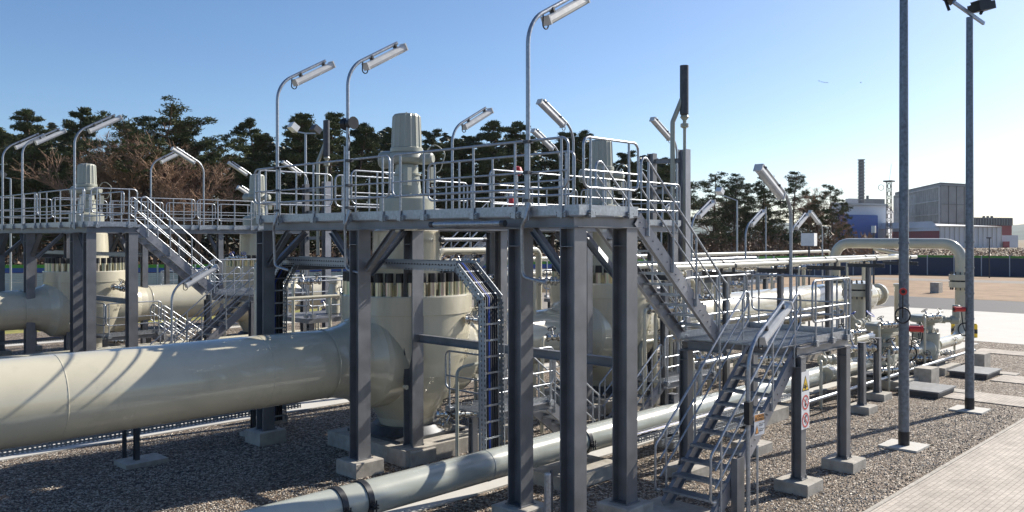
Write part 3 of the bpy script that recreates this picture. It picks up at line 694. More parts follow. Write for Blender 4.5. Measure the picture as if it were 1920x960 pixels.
def make_platform():
    t = thing('access_platform', 'high steel access platform with handrails over the large front valve', 'platform', (10.4, 8.7, 0), 'high access platforms over the valves')
    z = DECK; zb = 5.0
    g = MB(); grating(g, 10.36, 11.94, 8.56, 14.15, z); grating(g, 10.36, 22, 14.25, 18.05, z, [(12.49, 15.3, 1.02), (19.7, 15.3, .95)])
    g.build('deck_grating', 'galv', t)
    b = MB()
    for p, q in [((10.42, 8.62), (10.42, 17.98)), ((11.8, 8.62), (11.8, 14.0))]: beam(b, (*p, zb), (*q, zb))
    for p, q in [((10.3, 8.53), (12.0, 8.53)), ((10.5, 17.98), (21.9, 17.98)), ((11.9, 14.2), (21.9, 14.2)), ((10.5, 16.5), (21.9, 16.5))]: beam(b, (*p, zb - .002), (*q, zb - .002))
    for x in (13.7, 14.9, 17.8, 18.6, 21.0, 21.98): beam(b, (x, 14.3, zb - .004), (x, 17.9, zb - .004), .17, .14)
    for y in (9.8, 11.3, 12.8, 14.15): beam(b, (10.5, y, zb - .004), (11.75, y, zb - .004), .17, .14)
    b.build('floor_beam', 'column', t)
    k = MB()
    for x0, x1, y0, y1 in [(10.29, 10.305, 8.42, 18.1), (10.3, 11.85, 8.42, 8.435), (10.3, 14.2, 18.09, 18.105), (11.99, 12.005, 9.9, 14.2), (12.0, 22.1, 14.145, 14.16), (22.1, 22.115, 14.15, 18.1), (14.2, 22.1, 18.091, 18.106)]:
        k.bb(x0, x1, y0, y1, 5.10, 5.26)
    k.build('toe_board', 'galv', t)
    for x, y in [(10.44, 8.66), (10.44, 9.8), (10.36, 14.16), (11.75, 8.62), (11.7, 14.1), (10.42, 17.9)]: column(t, x, y, 4.9)
    for x, y in [(14.6, 17.9), (17.8, 14.3), (17.8, 17.9), (21.9, 14.3), (21.9, 17.9), (14.6, 14.35)]: column(t, x, y, 4.9, .22)
    br = [((10.40, 13.98, 4.1), (10.40, 13.1, 4.88)), ((10.42, 17.75, 4.1), (10.42, 16.9, 4.88)), ((10.43, 8.85, 4.2), (10.43, 9.5, 4.88)), ((10.55, 17.9, 4.0), (11.5, 17.9, 4.88)),
          ((10.6, 14.16, 4.0), (11.5, 14.16, 4.88)), ((11.75, 8.8, 4.1), (11.75, 9.6, 4.88)), ((17.8, 14.5, 4.1), (17.8, 15.4, 4.88)), ((14.6, 17.7, 4.1), (14.6, 16.8, 4.88)), ((10.4, 14.35, 4.1), (10.4, 15.2, 4.88))]
    for p, q in br: m = MB(); m.hbeam(p, q, .12, .12, .01, .008); m.build('brace', 'column', t)
    m = MB(); m.hbeam((11.75, 8.8, 2.62), (11.75, 14.0, 2.62), .16, .14, .012, .01); m.build('tie_beam', 'column', t)
    yy = lambda px: XP(px, 10.3).y
    def fr(a, c, pxs): return [max(.005, min(.995, (yy(p) - c) / (a - c))) for p in pxs]
    a, c = yy(480), yy(733); panel(t, (10.27, a), (10.27, c), z, fr(c, a, (489, 527, 590, 655, 720)))
    a2, c2 = yy(738), 8.62; panel(t, (10.27, a2), (10.27, c2), z, fr(c2, a2, (753, 797, 890, 968, 988, 1055)))
    panel(t, (10.4, 8.42), (11.85, 8.42), z, (.12, .82))
    panel(t, (12.03, 9.95), (12.03, 14.0), z, (.05, .28, .52, .76, .95))
    panel(t, (10.35, 18.12), (12.4, 18.12), z, (.1, .5, .9)); panel(t, (12.5, 18.12), (14.6, 18.12), z, (.1, .5, .9))
    for x in (14.7, 17.2, 19.7): panel(t, (x, 18.12), (x + 2.35, 18.12), z, (.06, .35, .65, .94))
    for x in (14.0, 16.7, 19.4): panel(t, (x, 14.12), (x + 2.6, 14.12), z, (.05, .35, .65, .95))
    panel(t, (22.12, 14.3), (22.12, 18.0), z, (.05, .35, .65, .95))
    panel(t, (11.9, 16.6), (13.4, 16.6), z, (.08, .5, .92))
    return t
plat = make_platform()
copy_tree(plat, (10.4, 28.7, 0), 'high steel access platform with handrails over the left rear valve row')

def slope_rail(b, x0, z0, x1, z1, y, posts, pr=None):
    # x0,z0 top nosing; x1,z1 bottom nosing
    d = V((x1 - x0, 0, z1 - z0)); 
    P0 = V((x0, y, z0)); Q0 = V((x1, y, z1)); u = V((0, 0, 1)); e = V((1 if x1 > x0 else -1, 0, 0)) * .14
    b.tube([P0 + u * .42, P0 + u * 1.08, Q0 + u * 1.08 , Q0 + u * 1.0 + e, Q0 + u * .22 + e, Q0 + u * .2], .0215, 8, .11, 4)
    b.tube([P0 + u * .42, Q0 + u * .42], .017, 7); b.tube([P0 + u * .72, Q0 + u * .72], .017, 7)
def make_stair(name, label, x0, z0, x1, z1, y0, y1, n, group, bottompad=False, loc=None):
    t = thing(name, label, 'staircase', (min(x0, x1), y0, 0) if loc is None else loc, group)
    for y, fl in ((y0, 1), (y1, -1)):
        b = MB(); P0 = V((x0, y, z0)); Q0 = V((x1, y, z1)); dr = (Q0 - P0).normalized(); sx = 1 if x1 > x0 else -1
        nrm = V((-dr.z * sx, 0, dr.x * sx)); nrm = nrm if nrm.z > 0 else -nrm
        A = P0 - nrm * .1; Bq = Q0 - nrm * .1
        b.bar(A, Bq, .012, .26); b.bar(A + nrm * .125 + V((0, .035 * fl, 0)), Bq + nrm * .125 + V((0, .035 * fl, 0)), .06, .01); b.bar(A - nrm * .125 + V((0, .035 * fl, 0)), Bq - nrm * .125 + V((0, .035 * fl, 0)), .06, .01)
        for i in range(n):
            c = P0.lerp(Q0, (i + .5) / n) - nrm * .1
            for q in (-.07, .07): b.cyl(c + dr * q + V((0, -.02 * fl, 0)), c + dr * q + V((0, .01 * fl, 0)), .014, n=6)
        b.build('stringer', 'stringer', t)
    for i in range(n):
        f = (i + .5) / n; x = x0 + (x1 - x0) * f; z = z0 + (z1 - z0) * (i + 1) / (n + 1)
        b = MB(); w2 = .12
        b.bb(x - w2, x - w2 + .006, y0 + .01, y1 - .01, z - .035, z); b.bb(x + w2 - .006, x + w2, y0 + .01, y1 - .01, z - .035, z)
        for k in range(6): xx = x - w2 + .035 + k * .034; b.bb(xx - .002, xx + .002, y0 + .01, y1 - .01, z - .03, z - .001)
        m = int((y1 - y0) / .045)
        for k in range(m): yy_ = y0 + .03 + (y1 - y0 - .06) * k / (m - 1); b.bb(x - w2 + .007, x + w2 - .007, yy_ - .003, yy_ + .003, z - .02, z - .002)
        b.bb(x - w2, x + w2, y0 + .006, y0 + .012, z - .09, z + .01); b.bb(x - w2, x + w2, y1 - .012, y1 - .006, z - .09, z + .01)
        b.build('step', 'galv', t)
    for y, s in ((y0 - .035, 1), (y1 + .035, -1)):
        b = MB(); slope_rail(b, x0, z0, x1, z1, y, 3); h = b.build('handrail', 'galv', t)
        for f in (.08, .36, .64, .94):
            c = V((x0, y, z0)).lerp(V((x1, y, z1)), f); pb = MB(); pb.cyl(c - V((0, 0, .2)), c + V((0, 0, 1.08)), .021, n=7); pb.box(c - V((0, -.02 * s, .12)), (.09, .03, .14)); pb.build('post', 'galv', h)
    if bottompad:
        b = MB(); b.bb(x1 - .85, x1 + .45, y0 - .35, y1 + .35, -.1, .14); b.build('concrete_pad', 'concrete', t)
    return t
s1 = make_stair('staircase', 'upper steel stair flight from the front platform down to the landing', 12.0, 5.15, 14.72, 2.85, 8.5, 9.4, 10, 'stairs up to the high platforms')
s2 = make_stair('staircase', 'lower steel stair flight from the landing down to the gravel at front right', 15.5, 2.72, 12.4, .22, 7.32, 8.32, 11, 'stairs up to the high platforms', True)
copy_tree(s1, s1.location + V((0, 20, 0)), 'upper stair flight of the left rear platform seen under its handrail')
copy_tree(s2, s2.location + V((0, 20, 0)), 'lower stair flight of the left rear platform behind the big pipe')
make_stair('staircase', 'rear stair flight seen under the front deck between the big valve and the near column', 21.5, 5.1, 18.4, 2.8, 20.6, 21.5, 10, 'stairs up to the high platforms')
def make_landing():
    t = thing('stair_landing', 'square grated stair landing on four posts carrying the warning sign', 'landing', (15.4, 7.2, 0), 'stair landings'); z = 2.75
    g = MB(); grating(g, 14.72, 17.48, 7.26, 9.4, z); g.build('deck_grating', 'galv', t)
    b = MB(); zb = 2.60
    beam(b, (15.25, 7.24, zb), (17.6, 7.24, zb), .17, .14); beam(b, (14.7, 9.36, zb), (17.6, 9.36, zb), .17, .14)
    beam(b, (17.45, 7.32, zb + .002), (17.45, 9.28, zb + .002), .165, .14); beam(b, (15.4, 7.32, zb + .002), (15.4, 9.28, zb + .002), .165, .14); beam(b, (14.75, 8.42, zb + .002), (14.75, 9.28, zb + .002), .165, .14)
    b.build('floor_beam', 'column', t)
    k = MB()
    for q in [(15.75, 17.55, 7.165, 7.18), (17.55, 17.565, 7.17, 9.45), (14.7, 17.55, 9.45, 9.465)]: k.bb(*q, 2.72, 2.86)
    k.build('toe_board', 'galv', t)
    for x, y in ((15.35, 7.25), (17.45, 7.27), (14.75, 9.32), (17.42, 9.32)): column(t, x, y, 2.51, .2, .22, .66)
    panel(t, (15.72, 7.15), (17.5, 7.15), z, (.08, .5, .88, .97)); panel(t, (17.58, 7.3), (17.58, 9.4), z, (.08, .5, .92)); panel(t, (14.9, 9.48), (17.5, 9.48), z, (.04, .5, .95))
    return t
ld = make_landing(); copy_tree(ld, ld.location + V((0, 20, 0)), 'grated stair landing of the left rear platform')
# signs on the landing column
def flat(b, pts, y, face=-1):
    vs = [V((x, y, z)) for x, z in pts]; b.add(vs, [tuple(range(len(vs)))]); return b
def disc(cx, cz, r, n=32, a0=0, a1=2 * math.pi): return [(cx + r * math.cos(a0 + (a1 - a0) * i / n), cz + r * math.sin(a0 + (a1 - a0) * i / n)) for i in range(n)]
def ring(b, cx, cz, r0, r1, y, n=32):
    vs = []
    for i in range(n):
        t = 2 * math.pi * i / n; vs += [V((cx + r0 * math.cos(t), y, cz + r0 * math.sin(t))), V((cx + r1 * math.cos(t), y, cz + r1 * math.sin(t)))]
    b.add(vs, [(2 * i, 2 * i + 1, (2 * i + 3) % (2 * n), (2 * i + 2) % (2 * n)) for i in range(n)])
def rbar(b, p, q, w_, y):
    d = V((q[0] - p[0], q[1] - p[1])).normalized() if False else None
    L = math.hypot(q[0] - p[0], q[1] - p[1]); ux, uz = (q[0] - p[0]) / L, (q[1] - p[1]) / L; nx, nz = -uz * w_ / 2, ux * w_ / 2
    flat(b, [(p[0] + nx, p[1] + nz), (q[0] + nx, q[1] + nz), (q[0] - nx, q[1] - nz), (p[0] - nx, p[1] - nz)], y)
sg = thing('warning_sign', 'tall white sign with a yellow triangle and two red ban circles on the landing column', 'sign', (15.36, 7.12, 1.15))
y0 = 7.135; cx = 15.38; w2 = .165
b = MB(); b.bb(cx - w2, cx + w2, y0 - .004, y0, 1.17, 2.24); b.build('sign_plate', 'signwhite', sg)
b = MB(); yy_ = y0 - .006
flat(b, [(cx - .145, 1.88), (cx + .145, 1.88), (cx, 2.17)], yy_)
for cz in (1.665, 1.335):   # black pictograms
    pass
b.build('triangle_border', 'black', sg)
b = MB(); flat(b, [(cx - .115, 1.897), (cx + .115, 1.897), (cx, 2.135)], yy_ - .0015); b.build('warning_triangle', 'yellow', sg)
b = MB()
for k in range(9):
    a = R(20 + k * 17.5); rbar(b, (cx - .01 + .02 * math.cos(a), 1.93 + .02 * math.sin(a)), (cx - .01 + (.07 if k % 2 else .1) * math.cos(a), 1.93 + (.06 if k % 2 else .1) * math.sin(a)), .014, yy_ - .003)
flat(b, disc(cx - .01, 1.93, .025, 10), yy_ - .0032)
rbar(b, (cx + .0, 1.60), (cx + .03, 1.73), .028, yy_ - .001); flat(b, [(cx - .03, 1.59), (cx + .02, 1.59), (cx + .02, 1.64), (cx - .03, 1.64)], yy_ - .001)
rbar(b, (cx - .04, 1.30), (cx + .02, 1.42), .035, yy_ - .001); rbar(b, (cx + .0, 1.27), (cx + .045, 1.34), .02, yy_ - .001); flat(b, disc(cx + .045, 1.405, .014, 8), yy_ - .001)
b.build('pictogram', 'black', sg)
for cz in (1.665, 1.335):
    b = MB(); ring(b, cx, cz, .108, .138, yy_ - .0025); rbar(b, (cx - .085, cz + .085), (cx + .085, cz - .085), .024, yy_ - .003); b.build('ban_circle', 'red', sg)

def text_mesh(name, s, size, m, parent, loc, yaw=0.0, bold=0.0, align='LEFT'):
    cu = bpy.data.curves.new(name, 'FONT'); cu.body = s; cu.size = size; cu.extrude = 0.0005; cu.offset = bold; cu.align_x = align
    to = bpy.data.objects.new(name, cu); COL.objects.link(to)
    me = bpy.data.meshes.new_from_object(to); COL.objects.unlink(to); bpy.data.objects.remove(to)
    M = Matrix.Translation(loc) @ Matrix.Rotation(yaw, 4, 'Z') @ Matrix.Rotation(math.pi / 2, 4, 'X')
    me.transform(M); me.transform(Matrix.Translation(-parent.location)); me.materials.clear(); me.materials.append(MT[m])
    o = bpy.data.objects.new(name, me); COL.objects.link(o); o.parent = parent; return o
# caution sign hung on the lower handrail
cs = thing('caution_sign', 'small white caution sign with an orange header hung on the lower stair handrail', 'sign', (13.62, 7.2, 1.3))
yaw = R(-6); M = Matrix.Rotation(yaw, 3, 'Z'); c0 = V((13.57, 7.21, 1.32)); ww, hh = .30, .37
def cq(b, x0, x1, z0, z1, dy): b.add([c0 + M @ V((x, -dy, z)) for x, z in ((x0, z0), (x1, z0), (x1, z1), (x0, z1))], [(0, 1, 2, 3)])
b = MB(); b.box(c0 + M @ V((ww / 2, .002, hh / 2)), (ww, .004, hh), M); b.build('sign_plate', 'signwhite', cs)
b = MB(); cq(b, .01, ww - .01, hh - .125, hh - .01, .002); b.build('header', 'orange', cs)
text_mesh('header_text', 'CAUTION', .062, 'black', cs, c0 + M @ V((.085, -.0035, hh - .062)), yaw, .0012)
text_mesh('header_text', 'VORSICHT', .053, 'black', cs, c0 + M @ V((.082, -.0035, hh - .115)), yaw, .0012)
b = MB(); b.add([c0 + M @ V((x, -.003, z)) for x, z in ((.018, hh - .11), (.075, hh - .11), (.046, hh - .03))], [(0, 1, 2)]); b.add([c0 + M @ V((x, -.003, z)) for x, z in ((.02, .03), (.13, .03), (.075, .19))], [(0, 1, 2)]); b.build('triangle_border', 'black', cs)
b = MB(); b.add([c0 + M @ V((x, -.0045, z)) for x, z in ((.035, .04), (.115, .04), (.075, .165))], [(0, 1, 2)]); b.build('warning_triangle', 'orange', cs)
text_mesh('sign_text', 'High pressure\nNitrogen\n\nHochdruck\nStickstoff', .032, 'black', cs, c0 + M @ V((.135, -.0035, .19)), yaw, .0002)

# ------------------------------------------------------------------ big ball valves
def make_valve():
    t = thing('ball_valve', 'large beige ball valve with a studded collar under the front platform', 'valve', (12.49, 15.3, 0), 'large beige ball valves')
    o = V((12.49, 15.3, 0)); X = V((1, 0, 0))
    b = MB()
    b.lathe([(0.6, .50), (0.68, .72), (0.9, 1.02), (1.1, 1.35), (1.26, 1.72), (1.38, 2.15), (1.46, 2.62), (1.48, 3.06)], o, n=64, cap=True)
    b.lathe([(1.485, 3.06), (1.485, 3.075), (1.50, 3.08), (1.50, 3.46), (1.49, 3.49), (1.0, 3.5)], o, n=56)
    for s in (-1, 1):
        prof = [(1.08, .2), (1.08, 1.2), (1.05, 1.3), (.98, 1.38), (.86, 1.55), (.78, 1.8), (.73, 2.08), (.72, 2.3)]
        b.lathe(prof, o + V((0, 0, 2.1)), X * s, n=48, cap=False)
        b.lathe([(.735, 2.28), (.74, 2.30), (.735, 2.32)], o + V((0, 0, 2.1)), X * s, n=48, cap=False)
        b.cyl(o + V((s * 1.02, -1.17, 1.6)), o + V((s * 1.02, -1.26, 1.6)), .05, n=10)
    b.build('body', 'creampaint', t)
    b = MB()
    b.lathe([(1.12, 3.5), (1.12, 3.72), (.78, 3.74), (.76, 4.9), (.60, 5.0), (.60, 5.30)], o, n=40)
    b.build('bonnet', 'creampaint', t)
    for i in range(36):
        a = 2 * math.pi * (i + .5) / 36; c = o + V((math.cos(a) * 1.34, math.sin(a) * 1.34, 0))
        s = MB(); s.cyl(c + V((0, 0, 3.49)), c + V((0, 0, 3.78)), .088, n=12); sb = s.build('stud_bolt', 'studzinc', t)
        s = MB(); s.cyl(c + V((0, 0, 3.781)), c + V((0, 0, 3.98)), .093, .09, n=12); s.build('cap', 'black', sb)
    b = MB(); b.lathe([(.62, 5.3), (.62, 5.62), (.52, 5.68), (.44, 5.70)], o, n=40)
    for i in range(12):
        a = i * math.pi / 6; b.cyl(o + V((math.cos(a) * .5, math.sin(a) * .5, 5.68)), o + V((math.cos(a) * .5, math.sin(a) * .5, 5.74)), .025, n=6)
    b.lathe([(.34, 5.68), (.30, 6.15), (.33, 6.16), (.33, 6.2), (.27, 6.21), (.26, 6.4)], o, n=32)
    b.build('pedestal', 'creamgrey', t)
    b = MB(); b.lathe([(.22, 6.4), (.38, 6.45), (.42, 6.55), (.38, 6.66), (.36, 6.68)], o, n=32)
    b.lathe([(.05, 0), (.17, .02), (.2, .1), (.2, .34), (.16, .38)], o + V((-.15, .2, 6.53)), V((-.5, .86, 0)), n=20)
    b.lathe([(.08, 0), (.13, .02), (.13, .3), (.09, .33)], o + V((.15, -.3, 6.53)), V((.4, -.9, 0)), n=16)
    b.build('gearbox', 'creamgrey', t)
    b = MB(); prof = []; n = 64
    rings = []
    for r, z in ((.355, 6.68), (.375, 6.69), (.375, 6.78), (.33, 6.8), (.325, 7.0), (.315, 7.3), (.305, 7.5), (.28, 7.55), (.2, 7.57)):
        rg = []
        for k in range(n):
            a = 2 * math.pi * k / n; rr = r * (1 + (.06 if (k % 4 == 0 and 6.79 < z < 7.52) else 0)); rg.append(o + V((math.cos(a) * rr, math.sin(a) * rr, z)))
        rings.append(rg)
    b.loft(rings, False); b.cyl(o + V((0, 0, 7.56)), o + V((0, 0, 7.61)), .02, n=6); b.build('actuator_cap', 'creamgrey', t)
    b = MB(); b.tube([o + V((.3, -.25, 6.6)), o + V((.5, -.35, 6.95)), o + V((.75, -.5, 6.7)), o + V((.6, -.45, 6.2)), o + V((.3, -.25, 6.3))], .014, 6, .15); b.build('hose', 'creamgrey', t)
    b = MB(); b.bb(o.x - .42, o.x - .3, o.y - .55, o.y - .4, 5.9, 6.3); b.build('limit_switch_box', 'creamgrey', t); b = MB(); b.bb(o.x + .3, o.x + .45, o.y - .5, o.y - .38, 6.0, 6.35); b.build('limit_switch_box', 'creamgrey', t)
    # lifting lugs
    for s in (1,):
        b = MB(); b.torus(o + V((s * 1.22, -1.02, 2.98)), V((1, 1.1 * s, 0)), .13, .04, 14, 6); b.build('lifting_lug', 'creampaint', t)
    # cast lettering (unreadable relief lines)
    b = MB(); rr = random.Random(4)
    for row in range(5):
        z = 2.55 - row * .12
        a = R(-62)
        for k in range(rr.randint(6, 8)):
            aa = a + k * .048; rad = 1.455 - (2.7 - z) * .085; c = o + V((math.cos(aa) * rad, math.sin(aa) * rad, z))
            if rr.random() < .15: continue
            b.box(c, (.012, .022, .06), Matrix.Rotation(aa, 3, 'Z')); b.box(c + V((0, 0, rr.choice((-.02, 0, .025)))), (.012, .045, .012), Matrix.Rotation(aa, 3, 'Z'))
    b.build('raised_lettering', 'creampaint', t)
    # saddle and foundation
    b = MB(); b.bb(o.x - .95, o.x + .95, o.y - .95, o.y + .95, .34, .40); b.lathe([(.9, .4), (.75, .55)], o, n=24); b.build('base_plate', 'darksteel', t)
    b = MB(); b.bb(o.x - 1.25, o.x + 1.25, o.y - 1.5, o.y + 1.3, -.1, .34); b.build('foundation', 'concrete', t)
    return t
vv = make_valve()
copy_tree(vv, (19.7, 15.3, 0), 'second large beige ball valve behind the front platform corner columns')
copy_tree(vv, (12.5, 34.6, 0), 'large beige ball valve under the left rear platform')
copy_tree(vv, (19.9, 34.9, 0), 'farthest large beige ball valve beyond the left rear platform')

# ------------------------------------------------------------------ pipelines
def pipe(name, label, pts, r, m='creampaint', n=40, bend=1.0, cat='pipe', group=None, welds=(), seg=10):
    b = MB(); b.tube(pts, r, n, bend, seg); h = b.build(name, m); tag(h, label, cat, group)
    return h
def weld(h, c, ax, r, m='creampaint'):
    b = MB(); b.lathe([(r + .001, -.012), (r + .006, -.006), (r + .006, .006), (r + .001, .012)], c, ax, 40, cap=False); b.build('weld_seam', m, h)
XA = V((1, 0, 0))
h = pipe('gas_pipe', 'thickest beige gas pipe running across the left foreground into the front valve', [(-3, 15.3, 2.1), (10.21, 15.3, 2.1)], .715, n=64)
for x in (1.2, 5.0, 8.7): weld(h, (x, 15.3, 2.1), XA, .715)
h = pipe('gas_pipe', 'thick beige gas pipe joining the two large front row valves', [(14.78, 15.3, 2.1), (17.41, 15.3, 2.1)], .715, n=64)
h = pipe('gas_pipe', 'thick sunlit beige gas pipe leaving the second valve towards the sand field', [(21.98, 15.3, 2.1), (38.6, 15.3, 2.1)], .715, n=64)
b = MB(); b.lathe([(.715, 38.61), (.70, 38.8), (.42, 39.6), (.36, 39.9), (.36, 40.4), (.5, 40.41), (.5, 40.6)], (0, 15.3, 2.1), V((1, 0, 0)), n=48); b.build('reducer', 'creampaint', h)
b = MB(); b.lathe([(.17, 0), (.17, 2.6), (.21, 2.62), (.21, 2.74), (.1, 2.76)], (38.4, 13.6, 0), n=20); q_ = b.build('vent_riser', 'creampaint'); tag(q_, 'slim upright beige pipe at the end of the thick sunlit pipe', 'pipe')
for x in (26, 31.5, 37.5): weld(h, (x, 15.3, 2.1), XA, .715)
h = pipe('gas_pipe', 'thick grey beige gas pipe at the left edge entering the left rear valve', [(-3, 34.6, 2.1), (10.21, 34.6, 2.1)], .715, n=48)
weld(h, (7, 34.6, 2.1), XA, .715)
h = pipe('gas_pipe', 'thick gas pipe between the two rear valves behind the left stairs', [(14.78, 34.6, 2.1), (17.6, 34.6, 2.1)], .715, n=48)
h = pipe('gas_pipe', 'thick gas pipe leaving the farthest valve seen behind the tray columns', [(22.2, 34.7, 2.1), (40, 34.7, 2.1)], .715, n=48)
# slim foreground pipe
h = pipe('bypass_pipe', 'slim beige bypass pipe on clamps crossing the lower foreground', [(3, 10.8, .72), (27.2, 10.8, .72)], .27, 'creamcool', n=40)
for x in (10.6, 14.4, 18): weld(h, (x, 10.8, .72), XA, .27, 'creamcool')
h = pipe('bypass_pipe', 'slim beige bypass pipe low behind the left rear columns', [(-3, 30.4, .72), (34, 30.4, .72)], .27, n=24)
h = pipe('bypass_pipe', 'slim beige pipe on the far side of the front valve row', [(14, 24.5, .9), (42, 24.5, .9)], .27, n=24)
def pipe_clamp(x, y, z, r, label):
    t = thing('pipe_clamp', label, 'clamp', (x, y, z - r), 'black pipe clamps')
    b = MB(); b.lathe([(r + .002, -.05), (r + .022, -.05), (r + .022, .05), (r + .002, .05)], (x, y, z), XA, 32, cap=False)
    b.build('band', 'clampblack', t)
    b = MB(); s = -1
    b.bb(x - .05, x + .05, y - r - .12, y - r - .01, z - .07, z - .055); b.bb(x - .05, x + .05, y - r - .12, y - r - .01, z - .025, z - .01)
    for q in (-.03, .03): b.cyl((x + q, y - r - .08, z - .13), (x + q, y - r - .08, z + .05), .012, n=6)
    b.build('bolt_lug', 'clampblack', t)
for x, l in ((7.45, 'left of the two black clamps on the foreground pipe by the bottom edge'), (7.92, 'right of the two black clamps on the foreground pipe by the bottom edge'), (12.85, 'black clamp on the foreground pipe above the concrete block, left one'), (13.25, 'black clamp on the foreground pipe above the concrete block, right one')): pipe_clamp(x, 10.8, .72, .27, l)
def pipe_support(x, y, z, label, blk=(1.5, 1.0, .32)):
    t = thing('pipe_support', label, 'support', (x, y, 0), 'concrete based pipe supports')
    b = MB(); b.bb(x - blk[0] / 2, x + blk[0] / 2, y - blk[1] / 2, y + blk[1] / 2, -.1, blk[2]); b.build('concrete_block', 'concrete', t)
    b = MB(); b.hbeam((x, y - .3, z - .06), (x, y + .3, z - .06), .12, .2, .012, .01); b.hbeam((x, y, blk[2] + .01), (x, y, z - .12), .14, .14, .01, .008, up=V((0, 1, 0))); b.build('saddle', 'darksteel', t)
pipe_support(13.05, 10.8, .45, 'concrete block under the slim pipe behind the corner column', (1.7, 1.1, .26)); pipe_support(7.7, 10.8, .45, 'concrete block under the slim pipe at the bottom edge')
pipe_support(20.5, 10.8, .45, 'concrete block under the slim pipe behind the landing')
pipe_support(26, 15.3, 1.39, 'support under the sunlit thick pipe left of the riser', (1.5, 1.5, .4)); pipe_support(32, 15.3, 1.39, 'support under the sunlit thick pipe near its end', (1.5, 1.5, .4))
pipe_support(2.0, 15.3, 1.39, 'support below the left end of the thickest pipe', (1.5, 1.5, .4))
pipe_support(15.0, 30.4, .45, 'concrete block under the slim pipe in the left rear')
# small right hand line with two valves and the riser loop
h = pipe('riser_pipe', 'beige pipe loop rising at right, running level and dropping onto the thick pipe', [(33.4, 10.5, .82), (36.3, 10.5, .82), (36.3, 10.5, 4.5), (36.3, 15.5, 4.5), (36.3, 15.5, 2.9)], .21, n=32, bend=.62)
h = pipe('bypass_pipe', 'short pipe linking the two small valves at right', [(29.1, 10.5, .82), (31.4, 10.5, .82)], .2, n=28)
h = pipe('bypass_pipe', 'level pipe left of the nearer small valve at right', [(24.0, 10.5, .82), (27.6, 10.5, .82)], .2, n=28)
h = pipe('bypass_pipe', 'upper parallel pipe behind the small valves at right', [(22.0, 12.2, 1.1), (34.5, 12.2, 1.1), (34.5, 12.2, .1)], .16, n=24, bend=.4)
def flange_pair(label, c, ax, r, w_=.3, nb=14, m='creampaint'):
    ax = V(ax).normalized(); t = thing('pipe_flange', label, 'flange', V(c), 'bolted pipe flanges')
    b = MB(); b.lathe([(r * .8, -w_), (r, -w_ + .01), (r, -.03), (r * .92, -.03)], c, ax, 32); b.lathe([(r * .92, .03), (r, .03), (r, w_ - .01), (r * .8, w_)], c, ax, 32); b.build('flange_ring', m, t)
    b = MB(); b.lathe([(r * .9, -.028), (r * .9, .028)], c, ax, 24); b.build('gasket', 'black', t)
    d, s, u = basis(ax)
    for i in range(nb):
        a = 2 * math.pi * i / nb; q = V(c) + (s * math.cos(a) + u * math.sin(a)) * r * .86
        m_ = MB(); m_.cyl(q - d * (w_ + .09), q + d * (w_ + .09), r * .055, n=6); m_.build('bolt', 'darksteel', t)
flange_pair('bolted flange on the right hand riser beneath its bend', (36.3, 10.5, 3.05), (0, 0, 1), .43, .26)
flange_pair('bolted flange where the loop drops onto the thick pipe', (36.3, 15.5, 2.85), (0, 0, 1), .43, .2)
flange_pair('round flange on the branch at the end of the thick sunlit pipe', (33.4, 13.4, 2.72), (0, 0, 1), .56, .26, 16)
h = pipe('branch_stub', 'short vertical branch under the round flange beside the pole', [(33.4, 13.4, 0), (33.4, 13.4, 2.45)], .33, n=28)
